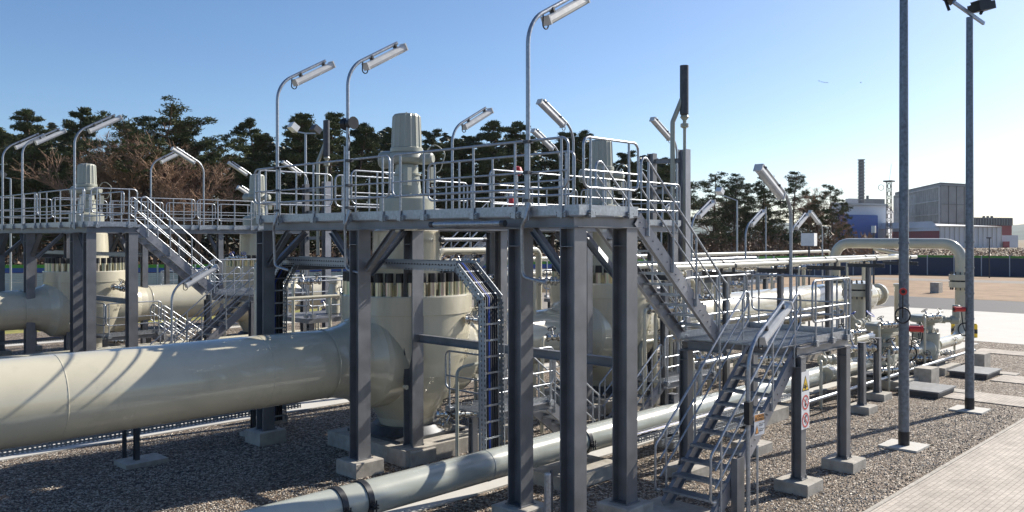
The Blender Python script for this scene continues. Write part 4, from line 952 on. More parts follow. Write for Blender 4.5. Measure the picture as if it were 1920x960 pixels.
def small_valve(x, y, label, r=.42, s=1.0, act=True):
    t = thing('small_ball_valve', label, 'valve', (x, y, 0), 'small beige ball valves at right')
    o = V((x, y, 0)); b = MB()
    b.lathe([(r * .55, .34), (r * .85, .42), (r, .7), (r * 1.02, 1.15), (r * 1.05, 1.18), (r * 1.05, 1.36), (r * 1.0, 1.38)], o, n=36)
    for q in (-1, 1): b.lathe([(r * .95, 0), (r * .95, r * .6), (r * .8, r), (.24, r * 1.6), (.205, r * 2.1)], o + V((0, 0, .82)), XA * q, n=28)
    b.build('body', 'creamgrey', t)
    for i in range(14):
        a = 2 * math.pi * i / 14; c = o + V((math.cos(a), math.sin(a), 0)) * r * .88; m = MB(); m.cyl(c + V((0, 0, 1.38)), c + V((0, 0, 1.50)), .035, n=8); m.build('stud_bolt', 'chrome', t)
    b = MB(); b.lathe([(.26, 1.38), (.24, 1.62), (.3, 1.63), (.3, 1.7)], o, n=24); b.build('bonnet', 'creamgrey', t)
    b = MB(); b.lathe([(.3, 1.7), (.5, 1.74), (.55, 1.8), (.55, 1.92), (.5, 1.98), (.2, 2.0)], o, n=32)
    b.lathe([(.12, .3), (.14, .62), (.1, .66), (.1, .8), (.15, .82), (.15, 1.05), (.08, 1.1)], o + V((0, 0, 1.83)), V((.5, -.86, 0)), n=18)
    b.build('gear_operator', 'creamgrey', t)
    c = o + V((.5, -.86, 0)) * 1.0 + V((0, 0, 1.83))
    b = MB()
    if act: b.lathe([(.13, .0), (.13, .5), (.1, .53)], c, n=18); b.build('motor', 'creamgrey', t)
    else:
        b.torus(c + V((.06, -.1, -.1)), V((.5, -.86, 0)), .3, .018, 24, 6)
        for k in range(3): a = k * math.pi / 3; _, s_, u_ = basis(V((.5, -.86, 0))); q = (s_ * math.cos(a) + u_ * math.sin(a)) * .3; b.cyl(c + V((.06, -.1, -.1)) - q, c + V((.06, -.1, -.1)) + q, .01, n=5)
        b.build('handwheel', 'black', t)
    b = MB()
    for k in range(3):
        a = V((.3 + k * .28, -.5, .62)); q = o + a; b.lathe([(.05, -.1), (.09, -.08), (.09, -.03), (.05, -.02), (.05, .04), (.08, .05), (.08, .1)], q, V((0, -1, 0)), 12); b.torus(q + V((0, -.17, 0)), V((0, 1, 0)), .09, .012, 14, 5)
    b.cyl(o + V((.2, -.45, .62)), o + V((1.0, -.5, .62)), .04, n=8)
    b.build('drain_valve', 'chrome', t)
    b = MB(); b.bb(x - .5, x + .5, y - .5, y + .5, .26, .34); b.build('base_plate', 'darksteel', t)
    b = MB(); b.bb(x - .85, x + .85, y - .9, y + .7, -.1, .26); b.build('foundation', 'concrete', t)
    return t
small_valve(32.3, 10.5, 'small beige ball valve with a stubby motor, between the two tall poles', .44)
small_valve(28.3, 10.5, 'small beige ball valve with a large black handwheel left of the nearer pole', .36, act=False)

# twin instrument pipes on T supports
for y, z, l in ((12.55, 3.94, 'nearer of the twin slim pipes carried on the T supports'), (12.95, 4.0, 'farther of the twin slim pipes carried on the T supports')):
    pipe('instrument_pipe', l, [(17.5, y, z), (37.6, y, z), (37.9, y + 1.5, z + .25)] if y > 12.8 else [(18.6, y, z), (37.4, y, z)], .075, n=14, bend=.2)
for i, x in enumerate((19.2, 22.4, 25.8, 29.4, 33.0, 36.6)):
    t = thing('pipe_stand', ('first', 'second', 'third', 'fourth', 'fifth', 'last')[i] + ' dark T shaped stand from the left under the twin slim pipes', 'support', (x, 12.8, 0), 'T shaped stands under the twin pipes')
    b = MB(); b.hbeam((x, 12.8, .2), (x, 12.8, 3.6), .16, .16, .012, .01, up=V((0, 1, 0))); b.build('post', 'column', t)
    b = MB(); b.hbeam((x, 12.2, 3.68), (x, 13.6, 3.68), .14, .14, .012, .01); b.build('cross_arm', 'darksteel', t)
    b = MB()
    for y, z in ((12.55, 3.94), (12.95, 4.0)): b.lathe([(.08, -.03), (.095, -.03), (.095, .03), (.08, .03)], (x, y, z), XA, 14, cap=False); b.cyl((x, y, 3.75), (x, y, z - .07), .05, n=8)
    b.build('pipe_clip', 'darksteel', t)
    b = MB(); b.bb(x - .3, x + .3, 12.5, 13.1, -.1, .2); b.build('concrete_footing', 'concrete', t)

# ------------------------------------------------------------------ cable trays
def tray_side(b, pts, h=.11):
    L = 0
    for a, c in zip(pts[:-1], pts[1:]):
        a = V(a); c = V(c); l = (c - a).length; d = (c - a).normalized()
        n_ = V((0, 0, 1)) if abs(d.z) < .95 else None
        yield a, c, L, l; L += l
def cable_tray(label, pts, side, width, h=.12, cables=True, name='cable_tray'):
    """ladder tray following pts; side = unit vector across the tray"""
    side = V(side).normalized(); t = thing(name, label, 'cable tray', V(pts[0]), 'perforated cable trays')
    for s in (0, 1):
        b = MB(); L = 0
        for a, c in zip(pts[:-1], pts[1:]):
            a = V(a) + side * width * s; c = V(c) + side * width * s; d = (c - a).normalized(); l = (c - a).length; u = side.cross(d).normalized(); u = u if (u.z > 0 or abs(u.z) < .01) else -u
            b.quad_uv([a - u * h / 2, c - u * h / 2, c + u * h / 2, a + u * h / 2], [(L, 0), (L + l, 0), (L + l, 1), (L, 1)])
            for q in (-1, 1): e = u * h / 2 * q; b.bar(a + e, c + e, .02, .006, up=u) ; b.uv.update({})
            L += l
        b.build('side_rail', 'perforated', t)
    for a, c in zip(pts[:-1], pts[1:]):
        a = V(a); c = V(c); l = (c - a).length; n = max(1, int(l / .3)); d = (c - a).normalized(); u = side.cross(d).normalized()
        for k in range(n): p = a.lerp(c, (k + .5) / n); b = MB(); b.bar(p, p + side * width, .035, .018, up=u); b.build('rung', 'galv', t)
    if cables:
        for k, m in (((.25, 'black'), (.42, 'black'), (.55, 'blue'), (.72, 'black')) if cables is True else ((.12, 'black'), (.24, 'black'), (.36, 'black'), (.46, 'blue'), (.55, 'darksteel'), (.66, 'black'), (.78, 'black'), (.89, 'black'))):
            b = MB(); b.tube([V(p) + side * width * k + V((0, .05, .035)) for p in pts], .018 if cables is True else .026, 6); b.build('cable', m, t)
    return t
cable_tray('high perforated tray crossing above the front valve and bending down to the ladder', [(10.95, 18.75, .2), (10.95, 18.72, 3.6), (10.95, 18.1, 4.2), (10.95, 11.95, 4.2), (10.95, 11.25, 3.6), (10.95, 11.22, .3)], (1, 0, 0), .48, .18, 2)
cable_tray('long low perforated tray under the thickest pipe', [(-4, 18.9, .5), (12, 18.9, .5)], (0, 1, 0), .4)
cable_tray('low perforated tray behind the landing posts', [(13.8, 9.9, .75), (20.5, 9.9, .75)], (0, 1, 0), .3, .12)
cable_tray('second low perforated tray near the ground behind the landing', [(15.5, 10.1, .35), (19.5, 10.1, .35)], (0, 1, 0), .3, .12, False)
cable_tray('high perforated tray of the left rear platform', [(12.0, 38.0, 4.15), (12.0, 29.5, 4.15)], (1, 0, 0), .45)
cable_tray('low perforated tray under the left rear pipe', [(-3, 37.6, .6), (22, 37.6, .6)], (0, 1, 0), .4)
for i, (px, d, s, l) in enumerate(((265, 18.0, .8, 'flat concrete pad with two posts below the big pipe at left'), (482, 20.6, .6, 'pad with a dark stub post under the low tray near the left columns'))):
    c = DP(px, d); t = thing('tray_support', l, 'support', c, 'pads under the low tray')
    b = MB(); b.bb(c.x - s * .55, c.x + s * .55, c.y - s * .4, c.y + s * .4, -.1, .1); b.build('concrete_pad', 'concrete', t)
    b = MB(); b.hbeam(c + V((-.1, 0, .1)), c + V((-.1, 0, 1.42 if i == 0 else .9)), .1, .1, .01, .008, up=V((0, 1, 0)));
    if i == 0: b.bar(c + V((-.15, .5, 0)), c + V((-.15, .5, 1.4)), .05, .08)
    b.build('post', 'darksteel', t)

# ------------------------------------------------------------------ lamps
def lamp(c, h, yaw, label, group='bent pole lamps', z0=0.0, name='walkway_lamp', horn=False):
    c = V(c); t = thing(name, label, 'lamp', (c.x, c.y, z0), group)
    dx = V((math.cos(yaw), math.sin(yaw), 0)); sd_ = V((-dx.y, dx.x, 0)); up = V((0, 0, 1)); base = V((c.x, c.y, 0))
    a = R(61); Rr = .66
    pts = [base + up * z0, base + up * (z0 * .5 + h * .5), base + up * h]
    for k in range(1, 9):
        q = a * k / 8; pts.append(base + up * (h + Rr * math.sin(q)) + dx * Rr * (1 - math.cos(q)))
    dr = (dx * math.sin(a) + up * math.cos(a)).normalized(); e0 = pts[-1]; pts.append(e0 + dr * 1.06)
    b = MB(); b.tube(pts, .036, 10); b.build('pole', 'galv', t)
    nn = (up * math.sin(a) - dx * math.cos(a)).normalized()
    M = Matrix((dr, sd_, nn)).transposed(); cc = e0 + dr * .62 - nn * .15
    b = MB(); L = 1.12; prof = [(-.085, -.02), (-.07, .05), (-.03, .075), (.03, .075), (.07, .05), (.085, -.02)]
    r0 = [cc - dr * L / 2 + sd_ * y + nn * z for y, z in prof]; r1 = [p + dr * L for p in r0]; b.loft([r0, r1], False)
    for s in (-1, 1): b.box(cc + dr * s * (L / 2 + .012) + nn * .005, (.03, .19, .16), M)
    hs = b.build('luminaire', 'lampwhite', t)
    b = MB(); prof = [(-.084, -.021), (-.075, -.06), (-.035, -.085), (.035, -.085), (.075, -.06), (.084, -.021)]
    r0 = [cc - dr * L / 2 + sd_ * y + nn * z for y, z in prof]; r1 = [p + dr * L for p in r0]; b.loft([r0, r1], False); b.build('diffuser', 'diffuser', hs)
    for q in (-.35, .35): b = MB(); b.box(cc + dr * q + nn * .115, (.04, .1, .09), M); b.build('bracket', 'darksteel', t)
    b = MB(); b.tube([e0 + dr * .02 - nn * .03, e0 - up * .22 + dx * .02, e0 - up * .26 + dx * .10, e0 - up * .2 + dx * .17, cc - dr * L / 2], .012, 6, .06); b.build('cable', 'black', t)
    if horn:
        b = MB(); q = base + up * (h - .75); b.lathe([(.05, 0), (.09, .03), (.09, .14), (.13, .2)], q, sd_ * -1, 14); b.lathe([(.09, 0), (.13, .08), (.13, .1)], q, sd_, 14); b.tube([q - up * .1, q - up * .4 + sd_ * -.08, q - up * .65 + sd_ * -.02, q - up * .3], .012, 6, .08); b.build('horn', 'black', t)
        b = MB(); b.cyl(base + dx * -.02 + sd_ * .085 + up * z0, base + sd_ * .085 + up * (h - 1.2), .03, n=8); b.build('conduit', 'galv', t)
    return t
GR = 'bent pole lamps on the front platform'
for px, l, hn, hh_ in ((520, 'leftmost of the three tall bent lamps along the front platform rail', 0, 7.8), (652, 'tall bent lamp with a black horn, middle of the front platform rail', 1, 7.8), (990, 'tallest nearest bent lamp rising at the right end of the front platform rail', 0, 7.88)):
    c = XP(px, 10.24); lamp(c, hh_, 0, l, GR, 5.02, horn=bool(hn))
GR = 'bent pole lamps on the left rear platform'
for px, l in ((140, 'rightmost of the three right leaning lamps on the left rear platform'), (42, 'middle one of the three right leaning lamps on the left rear platform'), (5, 'lamp at the very left edge of the picture')):
    lamp(XP(px, 10.24), 7.75, 0, l, GR, 5.02)
GR = 'bent pole lamps further back'
for px, d, h_, yaw, z0, l in [(848, 23.2, 7.3, 0, 5.0, 'thin lamp leaning right beside the big beige actuator'), (1075, 24.6, 7.45, math.pi, 5.0, 'lamp leaning left above the front platform corner'),
   (1050, 31, 7.45, math.pi, 5.0, 'smaller lamp leaning left just right of the tallest pole'), (1269, 29.2, 7.6, math.pi, 4.6, 'lamp leaning left in front of the tall vent stack'),
   (382, 38.5, 7.6, math.pi, 5.0, 'left leaning lamp in front of the umbrella pine'), (283, 37.5, 7.6, 0, 5.0, 'right leaning lamp in front of the bare trees'),
   (477, 45, 7.55, math.pi, 5.0, 'left leaning lamp above the far actuator'), (577, 44, 7.5, math.pi, 5.0, 'small left leaning lamp under the floodlight mast')]:
    lamp(DP(px, d), h_, yaw, l, GR, z0)
GR = 'low bent pole lamps'
lamp((17.62, 8.5), 5.15, math.pi, 'large left leaning lamp standing on the stair landing', GR, 2.6)
lamp((13.15, 7.1), 2.5, 0, 'low lamp tilted over the lower stair flight', GR, .1)
for px, d, h_, yaw, l in [(1297, 30, 5.0, 0, 'low right leaning lamp just right of the vent stack column'), (1398, 33, 4.75, 0, 'low right leaning lamp before the open pines, middle one'), (1483, 34.5, 4.65, 0, 'right leaning lamp head behind the large tilted luminaire'),
     (1542, 44, 5.0, math.pi, 'small left leaning lamp near the bare tree at right'), (322, 26.0, 2.8, 0, 'low lamp beside the left rear stairs'), (500, 40, 6.0, math.pi, 'far lamp low behind the left end of the front platform'), (1240, 40, 5.6, 0, 'far lamp head right of the vent stack frame')]:
    lamp(DP(px, d), h_, yaw, l, GR, 0.02)
t = thing('support_post', 'grey steel channel post at the foot of the lower stair lamp', 'post', (13.2, 7.15, 0)); b = MB(); b.chan((13.05, 7.18, .05), (13.05, 7.18, 1.05), .24, .12, .012, up=V((1, 0, 0))); b.build('channel_post', 'column', t)
b = MB(); b.cyl((13.28, 7.0, 0), (13.28, 7.0, 1.25), .02, n=8); b.build('conduit', 'galv', t); b = MB(); b.bb(13.04, 13.16, 7.02, 7.12, 1.62, 2.0); b.build('junction_box', 'black', t)
# tube lamp under the platform edge
def tube_lamp(a, c, label):
    t = thing('tube_light', label, 'lamp', V(a), 'tube lights under the decks'); b = MB(); b.cyl(a, c, .045, n=12); b.build('tube', 'galv', t); b = MB(); d = (V(c) - V(a)).normalized(); b.cyl(V(a) - d * .04, V(a) + d * .05, .055, n=12); b.build('end_cap', 'darksteel', t); b = MB(); b.cyl(V(c) - d * .05, V(c) + d * .04, .055, n=12); b.build('end_cap', 'darksteel', t)
tube_lamp((10.18, 9.95, 4.98), (10.18, 11.75, 4.98), 'tube light fixed along the beam under the front rail')
tube_lamp((12.4, 14.0, 4.7), (13.7, 14.0, 4.7), 'white tube light hanging under the deck beside the front valve')
# tall lamp masts at right
def mast(c, htop, label, flood):
    t = thing('lamp_mast', label, 'lamp post', c, 'tall lamp masts at right')
    b = MB(); b.lathe([(.115, .36), (.112, 2), (.10, 6), (.085, htop)], c, n=20)
    for z in (3.9, 2.5, 3.2, 1.4, 4.6): b.lathe([(.119, z), (.121, z + .02), (.119, z + .04)], c, n=20, cap=False)
    b.build('pole', 'polesteel', t)
    b = MB(); b.lathe([(.12, .0), (.12, .36)], c, n=20); b.build('base_sleeve', 'black', t)
    b = MB(); b.bb(c.x - .42, c.x + .42, c.y - .42, c.y + .42, -.1, .05); b.build('concrete_pad', 'slabcon', t)
    if flood:
        top = c + V((0, 0, htop)); b = MB(); b.bar(top + RT * -.62 + FW * -.35 + V((0, 0, .32)), top + RT * .5 + FW * .2 + V((0, 0, -.12)), .06, .09); b.build('cross_arm', 'galv', t)
        for k, (off, tz, rz) in enumerate(((-.62, .62, .55), (.33, .28, 2.2))):
            q = top + RT * off + V((0, 0, tz)); Mx = Matrix.Rotation(math.atan2(RT.y, RT.x) + (0.3 if k else -.2), 3, 'Z') @ Matrix.Rotation(R(38 if k == 0 else -12), 3, 'Y')
            b = MB(); b.box(q, (.55, .42, .22), Mx); b.box(q + Mx @ V((0, 0, .14)), (.4, .3, .08), Mx); f = b.build('floodlight', 'black', t)
            b = MB(); b.box(q + Mx @ V((0, 0, .185)), (.42, .32, .012), Mx); b.build('back_plate', 'white', f)
            b = MB(); b.bar(q + Mx @ V((0, 0, -.1)), top + RT * off * .9 + V((0, 0, tz * .3)), .06, .06); b.build('yoke', 'black', f)
    return t
m1 = V((20.18, 7.03, 0)); m2 = V((25.65, 7.2, 0))
mast(m1, 12.5, 'nearer of the two tall lamp masts, running out of the picture top', False); mast(m2, 10.78, 'farther tall lamp mast carrying two black floodlights at its top', True)
def detector(c, dr, label):
    c = V(c); dr = V(dr); t = thing('flame_detector', label, 'detector', c, 'red detectors on the masts')
    b = MB(); b.lathe([(.04, .0), (.068, .02), (.068, .26), (.08, .27), (.08, .31)], c, dr, 16); b.build('housing', 'red', t)
    b = MB(); b.lathe([(.045, .311), (.04, .33)], c, dr, 12); b.build('lens', 'black', t); b = MB(); b.bar(c - dr * .15 , c + dr * .1 - V((0, 0, .02)), .04, .1); b.build('bracket', 'darksteel', t)
    b = MB(); b.tube([c + dr * .1 - V((0, 0, .08)), c + dr * .06 - V((0, 0, .45)), c - V((0, 0, .6))], .014, 6, .1); b.torus(c + dr * .02 - V((0, 0, .55)), FW, .17, .018, 20, 6); b.build('cable', 'black', t)
detector(m1 + V((0, 0, 3.55)) - FW * .2 - RT * .12, -FW - RT * .4, 'red round detector facing the camera on the nearer mast above the ring cable'); detector(m1 + V((0, 0, 2.68)) + RT * .1, RT * .9 - FW * .3, 'red cylinder detector low on the right of the nearer mast'); detector(m2 + V((0, 0, 2.78)) - RT * .12, -RT, 'red cylinder detector on the left of the farther mast')
# floodlight masts at the back
def back_mast(px, d, yt, label, arms):
    c = DP(px, d); z = zy(yt, d); t = thing('floodlight_mast', label, 'lamp post', c, 'far floodlight masts'); b = MB(); b.cyl(c, c + V((0, 0, z)), .08, .06, n=8); b.build('pole', 'galv', t)
    for ax in arms:
        b = MB(); e = c + RT * ax[0] + V((0, 0, z + ax[1])); b.bar(c + V((0, 0, z)), e, .07, .07); b.build('arm', 'galv', t); b = MB(); b.box(e + V((0, 0, .2)), (.45, .45, .35), Matrix.Rotation(.6, 3, 'Y')); b.build('floodlight', 'white' if ax[2] else 'darksteel', t)
back_mast(573, 46, 250, 'T shaped floodlight mast behind the first tall front lamp', ((-.65, .12, 1), (.55, 0, 0)))
back_mast(1382, 60, 376, 'far mast with an arm and floodlight before the open pines', ((-1.2, .45, 1),))
back_mast(20, 60, 335, 'far mast between the two leftmost lamps', ((-.6, .1, 0),)); back_mast(1436, 75, 388, 'thin far mast left of the large tilted luminaire', ())
# vent stacks
def vent(px, d, ytop, label, big):
    c = DP(px, d); s = 1; zt = zy(ytop, d); t = thing('vent_stack', label, 'vent stack', c, 'vent stacks')
    b = MB(); b.lathe([(.10, zt - 1.55), (.135, zt - 1.5), (.135, zt)], c, n=20); b.build('silencer', 'darksteel', t)
    b = MB(); q = c - RT * .36; b.tube([c + V((0, 0, zt - .85)), q + V((0, 0, zt - 1.75)), q + V((0, 0, 4.0))], .075, 14, .2); b.build('riser', 'creamgrey', t)
    b = MB(); b.lathe([(.05, 4.0), (.05, zt - 1.95), (.13, zt - 1.9), (.13, zt - 1.8), (.06, zt - 1.78), (.06, zt - 1.7), (.14, zt - 1.6), (.1, zt - 1.52)], c + V((.02, 0, 0)), n=16); b.build('drain_flange', 'creamgrey', t)
    zc = zt - 2.6
    b = MB(); b.hbeam(c + V((0, 0, 0)) + RT * .0, c + V((0, 0, zc)), .28, .28, .02, .014, up=V((0, 1, 0))); b.build('column', 'stringer', t)
    q2 = c - RT * .95 + FW * .3; b = MB(); b.hbeam(q2, q2 + V((0, 0, zc - .1)), .22, .22, .016, .012, up=V((0, 1, 0))); b.build('column', 'column', t)
    b = MB()
    for z in (zc - .35, zc - 1.3, zc - 2.4): b.hbeam(q2 + V((0, 0, z)), c - RT * .14 + V((0, 0, z)), .14, .12, .01, .008)
    b.build('cross_beam', 'column', t)
vent(1283, 26.6, 123, 'tall dark vent stack on a pale column near the picture centre right', 1); vent(612, 36.5, 226, 'smaller grey vent stack beside the pointed pine', 0)
# beacon
c = DP(970, 22.5, 5.15); t = thing('warning_beacon', 'red round beacon over a red and white cone on the rear rail', 'beacon', c); b = MB(); b.cyl(c + V((0, 0, .2)), c + V((0, 0, 1.2)), .02, n=6); b.build('rod', 'galv', t)
b = MB(); b.lathe([(.0, 1.2), (.1, 1.24), (.14, 1.34), (.1, 1.44), (.0, 1.47)], c, n=16, cap=False); b.build('beacon_dome', 'red', t); b = MB(); b.lathe([(.09, .42), (.06, .65)], c - RT * .16, n=12); b.build('cone_foot', 'red', t); b = MB(); b.lathe([(.06, .66), (.03, .86)], c - RT * .16, n=12); b.build('cone_top', 'white', t)

# ------------------------------------------------------------------ small instrument valves
def hand_valve(c, ax, s, label, wheel='black', flange='chrome', group='flanged hand valves', n=2):
    c = V(c); ax = V(ax).normalized(); t = thing('hand_valve', label, 'valve', c, group); b = MB()
    pr = []; x = 0
    for k in range(n): pr += [(.05 * s, x), (.13 * s, x + .01), (.13 * s, x + .06 * s), (.06 * s, x + .07 * s), (.06 * s, x + .14 * s), (.1 * s, x + .18 * s), (.1 * s, x + .27 * s), (.06 * s, x + .31 * s), (.13 * s, x + .36 * s), (.13 * s, x + .41 * s), (.05 * s, x + .42 * s)]; x += .46 * s
    b.lathe(pr, c, ax, 18)
    d, s_, u_ = basis(ax)
    for k in range(n):
        for q in (.035, .385):
            for i in range(8):
                a = i * math.pi / 4; p = c + ax * (.46 * s * k + q * s) + (s_ * math.cos(a) + u_ * math.sin(a)) * .11 * s; b.cyl(p - ax * .05 * s, p + ax * .05 * s, .012 * s, n=5)
    b.build('body', flange, t)
    for k in range(n):
        side = (u_ * .8 - s_ * .6 * (-1) ** k).normalized(); p = c + ax * (.46 * s * k + .22 * s); m = MB(); m.cyl(p, p + side * .3 * s, .03 * s, n=8); st = m.build('stem', flange, t)
        m = MB(); e = p + side * .3 * s; m.torus(e, side, .12 * s, .012 * s, 18, 5); _, a1, a2 = basis(side)
        for v in (a1, a2): m.cyl(e - v * .12 * s, e + v * .12 * s, .007 * s, n=4)
        m.build('handwheel', wheel, st)
    return t
hand_valve((13.05, 13.88, 2.95), (.45, -.9, -.12), 1.0, 'steel valve pair sticking out of the upper flank of the front valve', 'black')
hand_valve((12.2, 13.9, .95), (.6, -.8, .05), 1.0, 'steel valve cluster low at the foot of the front valve', 'black'); hand_valve((12.1, 13.7, .8), (-.2, -1, 0), .8, 'small steel valve with dark wheel left of the cluster at the valve foot', 'black', n=1)
hand_valve((20.4, 13.95, 2.9), (.3, -.9, -.3), 1.0, 'steel valve pair on the flank of the second large valve', 'black'); hand_valve((19.6, 13.9, .9), (.6, -.8, 0), 1.0, 'steel valve cluster at the foot of the second large valve', 'black')
hand_valve((12.9, 33.1, 2.9), (.45, -.9, -.12), 1.0, 'steel valves on the flank of the left rear valve', 'black'); hand_valve((12.6, 33.1, .9), (.6, -.8, 0), 1.1, 'steel valve cluster at the foot of the left rear valve', 'black')
RB = random.Random(8)
for px, d, z, s, l in [(1262, 24, 3.7, 1.0, 'beige and steel valve behind the upper stair handrail'), (1320, 27, 3.6, 1.0, 'steel valve on the slim pipes right of the upper stair'), (1302, 23, 1.5, .9, 'valve low behind the landing post'), (1412, 24, 1.35, 1.0, 'hand valve seen through the lower stair rails'),
        (1540, 24, 1.3, 1.2, 'beige hand valve right of the warning sign'), (1575, 27, 1.7, 1.0, 'hand valve behind the right landing column'), (1605, 29, 1.8, 1.3, 'blue capped hand valve right of the landing'), (1232, 24, 1.9, .9, 'hand valve under the upper stair flight'), (1560, 30, .9, 1.0, 'low hand valve on the gravel behind the landing'),
        (505, 30, 3.7, .8, 'hand valve between the left columns at tray height'), (495, 31, 2.5, .9, 'blue wheeled valve right of the left rear stairs'), (605, 33, 2.1, .8, 'blue wheeled valve behind the cable ladder'), (600, 33.2, 1.7, .8, 'lower blue wheeled valve behind the cable ladder'), (430, 35, 3.9, .8, 'blue wheeled valve above the left rear landing'), (1775, 32, .75, .8, 'small drain valves right of the small ball valve')]:
    c = DP(px, d, z); t = hand_valve(c, (RB.uniform(.5, 1), RB.uniform(-.6, .2), 0), s, l, 'blue' if 'blue' in l else 'black', 'creampaint' if 'beige' in l or 'capped' in l else 'chrome')
    if z > 1: b = MB(); b.tube([c, c - V((.25, .1, 0)), V((c.x - .25, c.y - .1, 0))], .045, 10, .1); b.build('feed_pipe', 'creampaint', t)
for px, d, z, s, l in [(1618, 26.5, 1.0, 1.1, 'steel valve beside the foot of the two short supports'), (1648, 27, .55, 1.0, 'cluster of small steel flanges low left of the nearer mast'), (1700, 29.5, .6, .9, 'steel flanges on the ground right of the nearer mast'), (1668, 26.5, 1.25, 1.2, 'big wheeled steel valve just left of the nearer mast'),
        (1735, 29.5, 2.0, .9, 'steel valve on top of the farther small ball valve'), (1650, 26.8, 2.0, .9, 'steel valve on top of the nearer small ball valve'), (1590, 25, 1.5, 1.0, 'steel valve right of the right landing column'), (1790, 33.5, 1.0, .9, 'steel valve on the pipe by the riser elbow'), (1440, 25, 1.0, 1.0, 'steel valve between the stair rails and the sign')]:
    t = hand_valve(DP(px, d, z), (RB.uniform(.4, 1), RB.uniform(-.8, -.1), 0), s, l)
    if z > .9: c = DP(px, d, z); b = MB(); b.tube([c, c - V((.2, .05, 0)), V((c.x - .2, c.y - .05, 0))], .04, 10, .1); b.build('feed_pipe', 'creampaint', t)
for i, (x0, x1, y, z, r, l) in enumerate([(19, 31, 11.6, 1.55, .06, 'thin galvanised tube running above the slim pipe towards the small valves'), (21, 36, 9.9, .45, .05, 'thin low tube in front of the small ball valves'), (20, 30.5, 12.9, 2.3, .05, 'thin tube at rail height behind the landing'), (22.2, 33, 13.8, 1.9, .07, 'tube beside the sunlit thick pipe')]):
    pipe('small_tube', l, [(x0, y, 0), (x0, y, z), (x1, y, z), (x1, y, 0)], r, 'galv', 10, .2)
# more small equipment behind and under the platforms
WH = {}
for i, (px, d, z, s, l) in enumerate([(492, 24.5, 3.3, .8, 'steel valve behind the left end column at tray height'), (560, 26, 3.4, .8, 'steel valve between the left end column and the lit rear column'), (628, 27, 2.9, .9, 'steel valve just left of the studded collar of the front valve'), (1010, 22.5, 3.6, .9, 'steel valve between the two nearest columns at stud height'), (1025, 21, 2.3, .8, 'steel valve low between the two nearest columns'),
        (1215, 22, 2.9, 1.0, 'black wheeled steel valve under the treads of the upper stair'), (1235, 22.5, 2.75, 1.0, 'second black wheeled valve under the treads of the upper stair'), (1280, 26, 2.9, 1.0, 'steel valve behind the lower end of the upper stair'), (1345, 28, 3.2, 1.0, 'steel valve above the landing rail at left'), (1372, 30, 3.7, 1.0, 'steel valve at the level of the twin slim pipes'), (1450, 33, 3.6, 1.0, 'steel valve beyond the landing lamp pole'), (1500, 36, 3.5, 1.0, 'steel valve under the white cabinet'), (1590, 40, 3.6, 1.1, 'steel valve below the left bend of the loop pipe'), (900, 24, 3.6, .9, 'steel valve behind the bend of the cable ladder'), (850, 25, 4.0, .9, 'steel valve under the deck right of the front valve bonnet')]):
    c = DP(px, d, z); t = hand_valve(c, (RB.uniform(.4, 1), RB.uniform(-.8, -.1), 0), s, l)
    b = MB(); b.tube([c, c - V((.22, .05, 0)), V((c.x - .22, c.y - .05, 0))], .05, 10, .1); b.build('feed_pipe', 'creampaint', t)
for i, (px0, px1, d, z, r, m_, l) in enumerate([(480, 660, 27, 4.0, .07, 'creampaint', 'slim beige pipe seen above the tray at the left end of the deck'), (500, 650, 24, 3.0, .05, 'creampaint', 'slim beige pipe behind the left tray column'), (820, 1010, 27, 4.3, .12, 'creampaint', 'beige pipe seen below the deck right of the front valve'), (830, 1060, 30, 3.9, .1, 'creampaint', 'lower beige pipe seen below the deck right of the front valve'), (1120, 1300, 26, 3.3, .08, 'creampaint', 'beige pipe crossing behind the upper stair'), (1210, 1420, 30, 3.9, .07, 'galv', 'galvanised tube crossing behind the landing rail'), (1200, 1330, 24, 1.8, .07, 'creamgrey', 'grey tube low under the upper stair'), (1330, 1620, 36, 3.6, .12, 'creampaint', 'beige pipe low behind the twin slim pipes')]):
    a = DP(px0, d); x1 = YP(px1, a.y).x
    pipe('cross_pipe', l, [(a.x, a.y, 0), (a.x, a.y, z), (x1, a.y, z), (x1, a.y, 0)], r, m_, 12, .25)
def black_rack(x, y, z, w_, label):
    t = thing('pipe_rack', label, 'rack', (x, y, 0), 'dark steel racks'); b = MB(); b.hbeam((x, y, z), (x + w_, y, z), .22, .2, .014, .01); b.build('cross_beam', 'darksteel', t)
    for q in (.15, w_ - .15): column(t, x + q, y, z - .12, .18, .2, .5, 'post')
for x, y, z, w_, l in [(11.5, 19.6, 4.0, 5.5, 'dark rack beam behind the left part of the front deck'), (15.5, 19.2, 3.4, 5, 'dark rack beam behind the front valve'), (22.8, 17.6, 3.2, 6, 'dark rack beam behind the second large valve'), (30, 18.5, 3.0, 6, 'dark rack beam behind the sunlit thick pipe'), (12, 39.5, 4.0, 6, 'dark rack beam behind the left rear platform')]: black_rack(x, y, z, w_, l)
